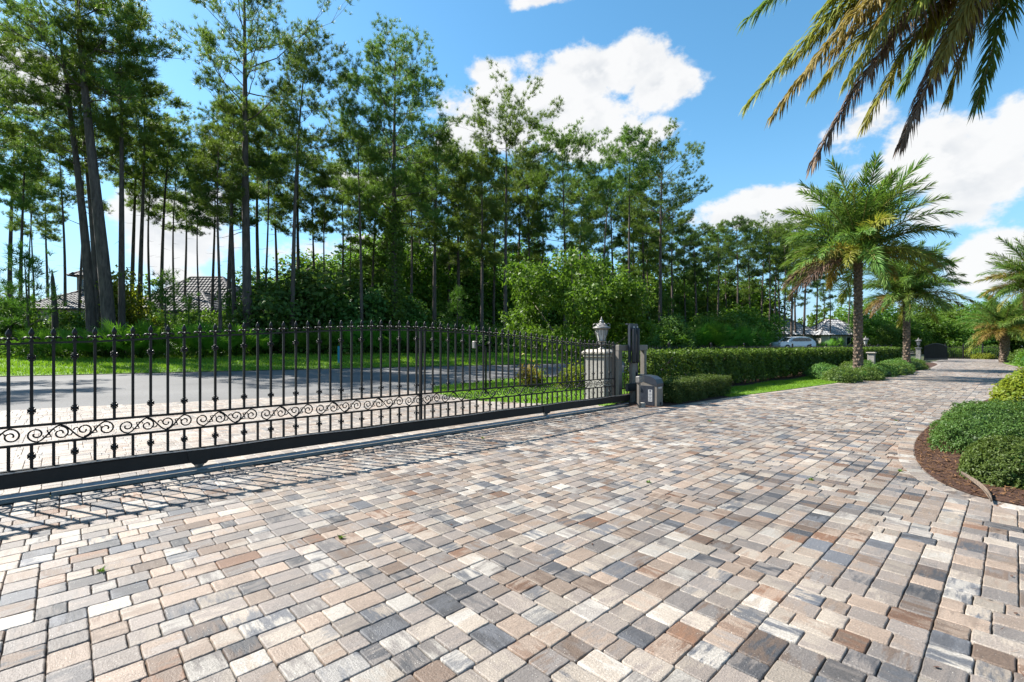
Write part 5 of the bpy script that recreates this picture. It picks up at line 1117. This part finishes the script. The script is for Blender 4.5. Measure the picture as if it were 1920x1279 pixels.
# ------------------------------------------------------------------ houses
def hip_roof(parent, x0, x1, y0, y1, ze, zr, mat, tile=(.34, .42), ov=.5, name='roof'):
    "hip roof whose slopes are laid with rows of barrel tiles; the hips are capped"
    x0 -= ov; x1 += ov; y0 -= ov; y1 += ov; w = min(x1 - x0, y1 - y0) / 2
    if x1 - x0 >= y1 - y0: r0, r1 = (x0 + w, (y0 + y1) / 2, zr), (x1 - w, (y0 + y1) / 2, zr)
    else: r0, r1 = ((x0 + x1) / 2, y0 + w, zr), ((x0 + x1) / 2, y1 - w, zr)
    c = [(x0, y0, ze), (x1, y0, ze), (x1, y1, ze), (x0, y1, ze)]
    if x1 - x0 >= y1 - y0: sl = [(c[0], c[1], r1, r0), (c[2], c[3], r0, r1), (c[1], c[2], r1, r1), (c[3], c[0], r0, r0)]
    else: sl = [(c[0], c[1], r0, r0), (c[2], c[3], r1, r1), (c[1], c[2], r1, r0), (c[3], c[0], r0, r1)]
    m = MB()
    for a, b, e, f in sl: m.add([a, b, e, f] if e != f else [a, b, e], [(0, 1, 2, 3)] if e != f else [(0, 1, 2)])
    m.add(c, [(3, 2, 1, 0)]); ro = m.build(name, M['ridge'], parent)
    V = []; F = []; rv = []; rg = np.random.default_rng(int(abs(x0 * 7 + y0 * 3 + zr * 11)))
    for a, b, e, f in sl:
        a, b, e, f = map(np.array, (a, b, e, f)); U = unit(b - a); mid_ = (e + f) / 2; S = mid_ - a; S = S - U * np.dot(S, U); Ls = np.linalg.norm(S); S = S / Ls; nn = np.cross(U, S); Lu = np.linalg.norm(b - a)
        tl, tr = np.dot(f - a, U), np.dot(e - a, U); rows = int(Ls / tile[1])
        for j in range(rows):
            s0 = j * Ls / rows; s1 = s0 + Ls / rows * 1.12; fr = s0 / Ls; ul, ur = tl * fr, Lu + (tr - Lu) * fr; u = ul + tile[0] * .5
            while u < ur - tile[0] * .3:
                v = rg.random(); h = .09; q = tile[0] / 2
                for (ua, ha), (ub, hb) in zip(((-q, 0.01), (-q * .55, h), (q * .55, h)), ((-q * .55, h), (q * .55, h), (q, .01))):
                    bI = len(V); V += [a + U * (u + ua) + S * s0 + nn * (ha + .06), a + U * (u + ub) + S * s0 + nn * (hb + .06), a + U * (u + ub) + S * s1 + nn * (hb * .8 + .015), a + U * (u + ua) + S * s1 + nn * (ha * .8 + .015)]; F.append((bI, bI + 1, bI + 2, bI + 3)); rv += [v] * 4
                u += tile[0]
    t = link('roof_tiles', npmesh('tiles', np.array(V), np.array(F), {'rnd': ('FLOAT', rv)}), M[mat], ro); t['kind'] = 'stuff'
    m = MB()
    for p, q in ((c[0], r0), (c[3], r0 if x1 - x0 >= y1 - y0 else r1), (c[1], r1 if x1 - x0 >= y1 - y0 else r0), (c[2], r1), (r0, r1)):
        if (Vector(p) - Vector(q)).length > .1: m.tube([tuple(Vector(p) + Vector((0, 0, .08))), tuple(Vector(q) + Vector((0, 0, .08)))], .13, 6)
    m.build('ridge_cap', M['ridge'], ro); return ro
def house_walls(parent, x0, x1, y0, y1, ze, wins):
    MB().box(((x0 + x1) / 2, (y0 + y1) / 2, ze / 2), (x1 - x0, y1 - y0, ze)).build('wall', M['wall'], parent)
    for cx, cz, w, h in wins:
        wo = MB().box((cx, y0 - .03, cz), (w + .2, .1, h + .2)).build('window', M['trim'], parent); MB().box((cx, y0 - .07, cz), (w, .06, h)).build('pane', M['glass'], wo); MB().box((cx, y0 - .10, cz), (.06, .05, h)).build('mullion', M['trim'], wo)
def house(px, d, label):
    x, y = at(px, d); return thing('house', (x, y, float(gz(x, y)) - .1), label, 'house', rz=TG - math.pi / 2)   # local x runs across the view
h1 = house(232, 44, 'house with dark grey barrel-tile hip roofs and small cupola behind the pines')
house_walls(h1, -.6, 9.2, 2, 8.6, 4.3, [(1.5, 2, 1.4, 1.8), (4.2, 2, 1.4, 1.8), (6.8, 2, 1.4, 1.8)]); hip_roof(h1, -.6, 9.2, 2, 8.6, 4.3, 7.7, 'tile_dk')
house_walls(h1, 4.5, 9.0, -1.5, 2, 3.6, [(6.7, 1.9, 1.6, 1.6)]); hip_roof(h1, 4.5, 9.0, -1.5, 4.0, 3.7, 5.6, 'tile_dk', name='front_roof')
house_walls(h1, -9.4, -1.2, 0, 8, 4.1, [(-7.4, 2, 1.4, 1.8), (-4.0, 2, 1.4, 1.8)]); hip_roof(h1, -9.4, -1.2, 0, 8, 4.0, 6.7, 'tile_dk', name='wing_roof')
cu = MB().box((-6.2, 3.8, 6.6), (1.7, 1.7, 1.9)).build('cupola', M['wall'], h1)
for dx in (-.4, .4): MB().box((-6.2 + dx, 2.93, 6.85), (.5, .05, .7)).build('pane', M['glass'], cu)
hip_roof(h1, -7.1, -5.3, 2.9, 4.7, 7.5, 8.4, 'tile_dk', ov=.45, name='cupola_roof')
h2 = house(1515, 84, 'white house with pale grey hip roofs behind the far pines')
house_walls(h2, -9.0, 1.8, 0, 7.5, 2.7, [(-6, 1.5, 1.2, 1.3), (-3, 1.5, 1.2, 1.3), (-.4, 1.5, 1.2, 1.3)]); hip_roof(h2, -9.0, 1.8, 0, 7.5, 2.6, 5.9, 'tile_lt', tile=(.5, .55))
house_walls(h2, 1.0, 9.0, -2, 4.2, 2.6, [(3, 1.5, 1.2, 1.3), (6, 1.5, 1.2, 1.3)]); hip_roof(h2, 1.0, 9.0, -2, 4.2, 2.5, 5.3, 'tile_lt', tile=(.5, .55), name='wing_roof')
x, y = at(1485, 60); poly_sheet('house_drive', [(x - 12, y - 1.0), (x + 10, y - 3), (x + 14, y + 9), (x - 8, y + 11)], ZW + .012, M['concrete'])

# ------------------------------------------------------------------ the parked car
car = thing('parked_car', (*at(1487, 58), ZW + .01), 'white sport utility car parked beyond the fence before the pale-roofed house', 'car', rz=TG - math.pi / 2 + math.radians(8))
prof_c = [(-2.35, .45), (-2.38, .75), (-2.28, .98), (-1.35, 1.08), (-.62, 1.56), (.2, 1.68), (1.25, 1.65), (1.95, 1.42), (2.28, 1.06), (2.36, .82), (2.34, .42), (1.95, .34), (-1.95, .34)]
m = MB(); nP = len(prof_c); secs = [(-.93, .80), (-.90, .97), (-.62, 1.0), (.62, 1.0), (.90, .97), (.93, .80)]; V = []
for yy, s in secs:
    for px_, pz in prof_c:
        zz = .34 + (pz - .34) * (s if pz > 1.1 else (1 if s > .9 else .97)); ins = .16 * max(0, pz - 1.0) / .65; V.append((px_ * (1 if s > .9 else .985), yy * (1 - ins), zz))
F = [(i * nP + k, i * nP + (k + 1) % nP, (i + 1) * nP + (k + 1) % nP, (i + 1) * nP + k) for i in range(5) for k in range(nP)] + [tuple(range(nP - 1, -1, -1)), tuple(5 * nP + k for k in range(nP))]
m.add(V, F); body = m.build('body', M['carwhite'], car, smooth=False)
for sd in (-1, 1):
    for poly in ([(-1.05, 1.10), (-.52, 1.47), (.05, 1.54), (.05, 1.10)], [(.12, 1.10), (.12, 1.545), (1.0, 1.53), (1.0, 1.12)], [(1.07, 1.12), (1.07, 1.52), (1.45, 1.48), (1.75, 1.30), (1.7, 1.15)]):
        MB().prism([(a, b * .98 + .02) for a, b in poly], 'y', sd * .885 - .02, sd * .885 + .02).build('side_window', M['glass'], car)
    for xw in (-1.45, 1.42):
        w = MB().tube([(0, -.12, 0), (0, -.10, 0), (0, .10, 0), (0, .12, 0)], [.31, .36, .36, .31], 18).build('wheel', M['tyre'], car, (xw, sd * .84, .36), True)
        MB().tube([(0, sd * .115, 0), (0, sd * .135, 0)], [.22, .19], 10).build('rim', M['steel'], w)
    MB().box((2.27, sd * .62, .98), (.14, .42, .16), bev=.02).build('tail_lamp', M['lamp'], car); MB().box((-2.30, sd * .66, .84), (.14, .40, .14), bev=.02).build('headlight', M['frost'], car)
    MB().box((-.92, sd * 1.0, 1.10), (.16, .18, .14), bev=.03).build('mirror', M['carwhite'], car)
MB().add([(-1.33, -.62, 1.10), (-1.33, .62, 1.10), (-.66, .56, 1.55), (-.66, -.56, 1.55)], [(0, 1, 2, 3)]).build('windscreen', M['glass'], car)
print('OBJECTS', len(bpy.data.objects), 'TRIS', sum(len(m.polygons) for m in bpy.data.meshes))
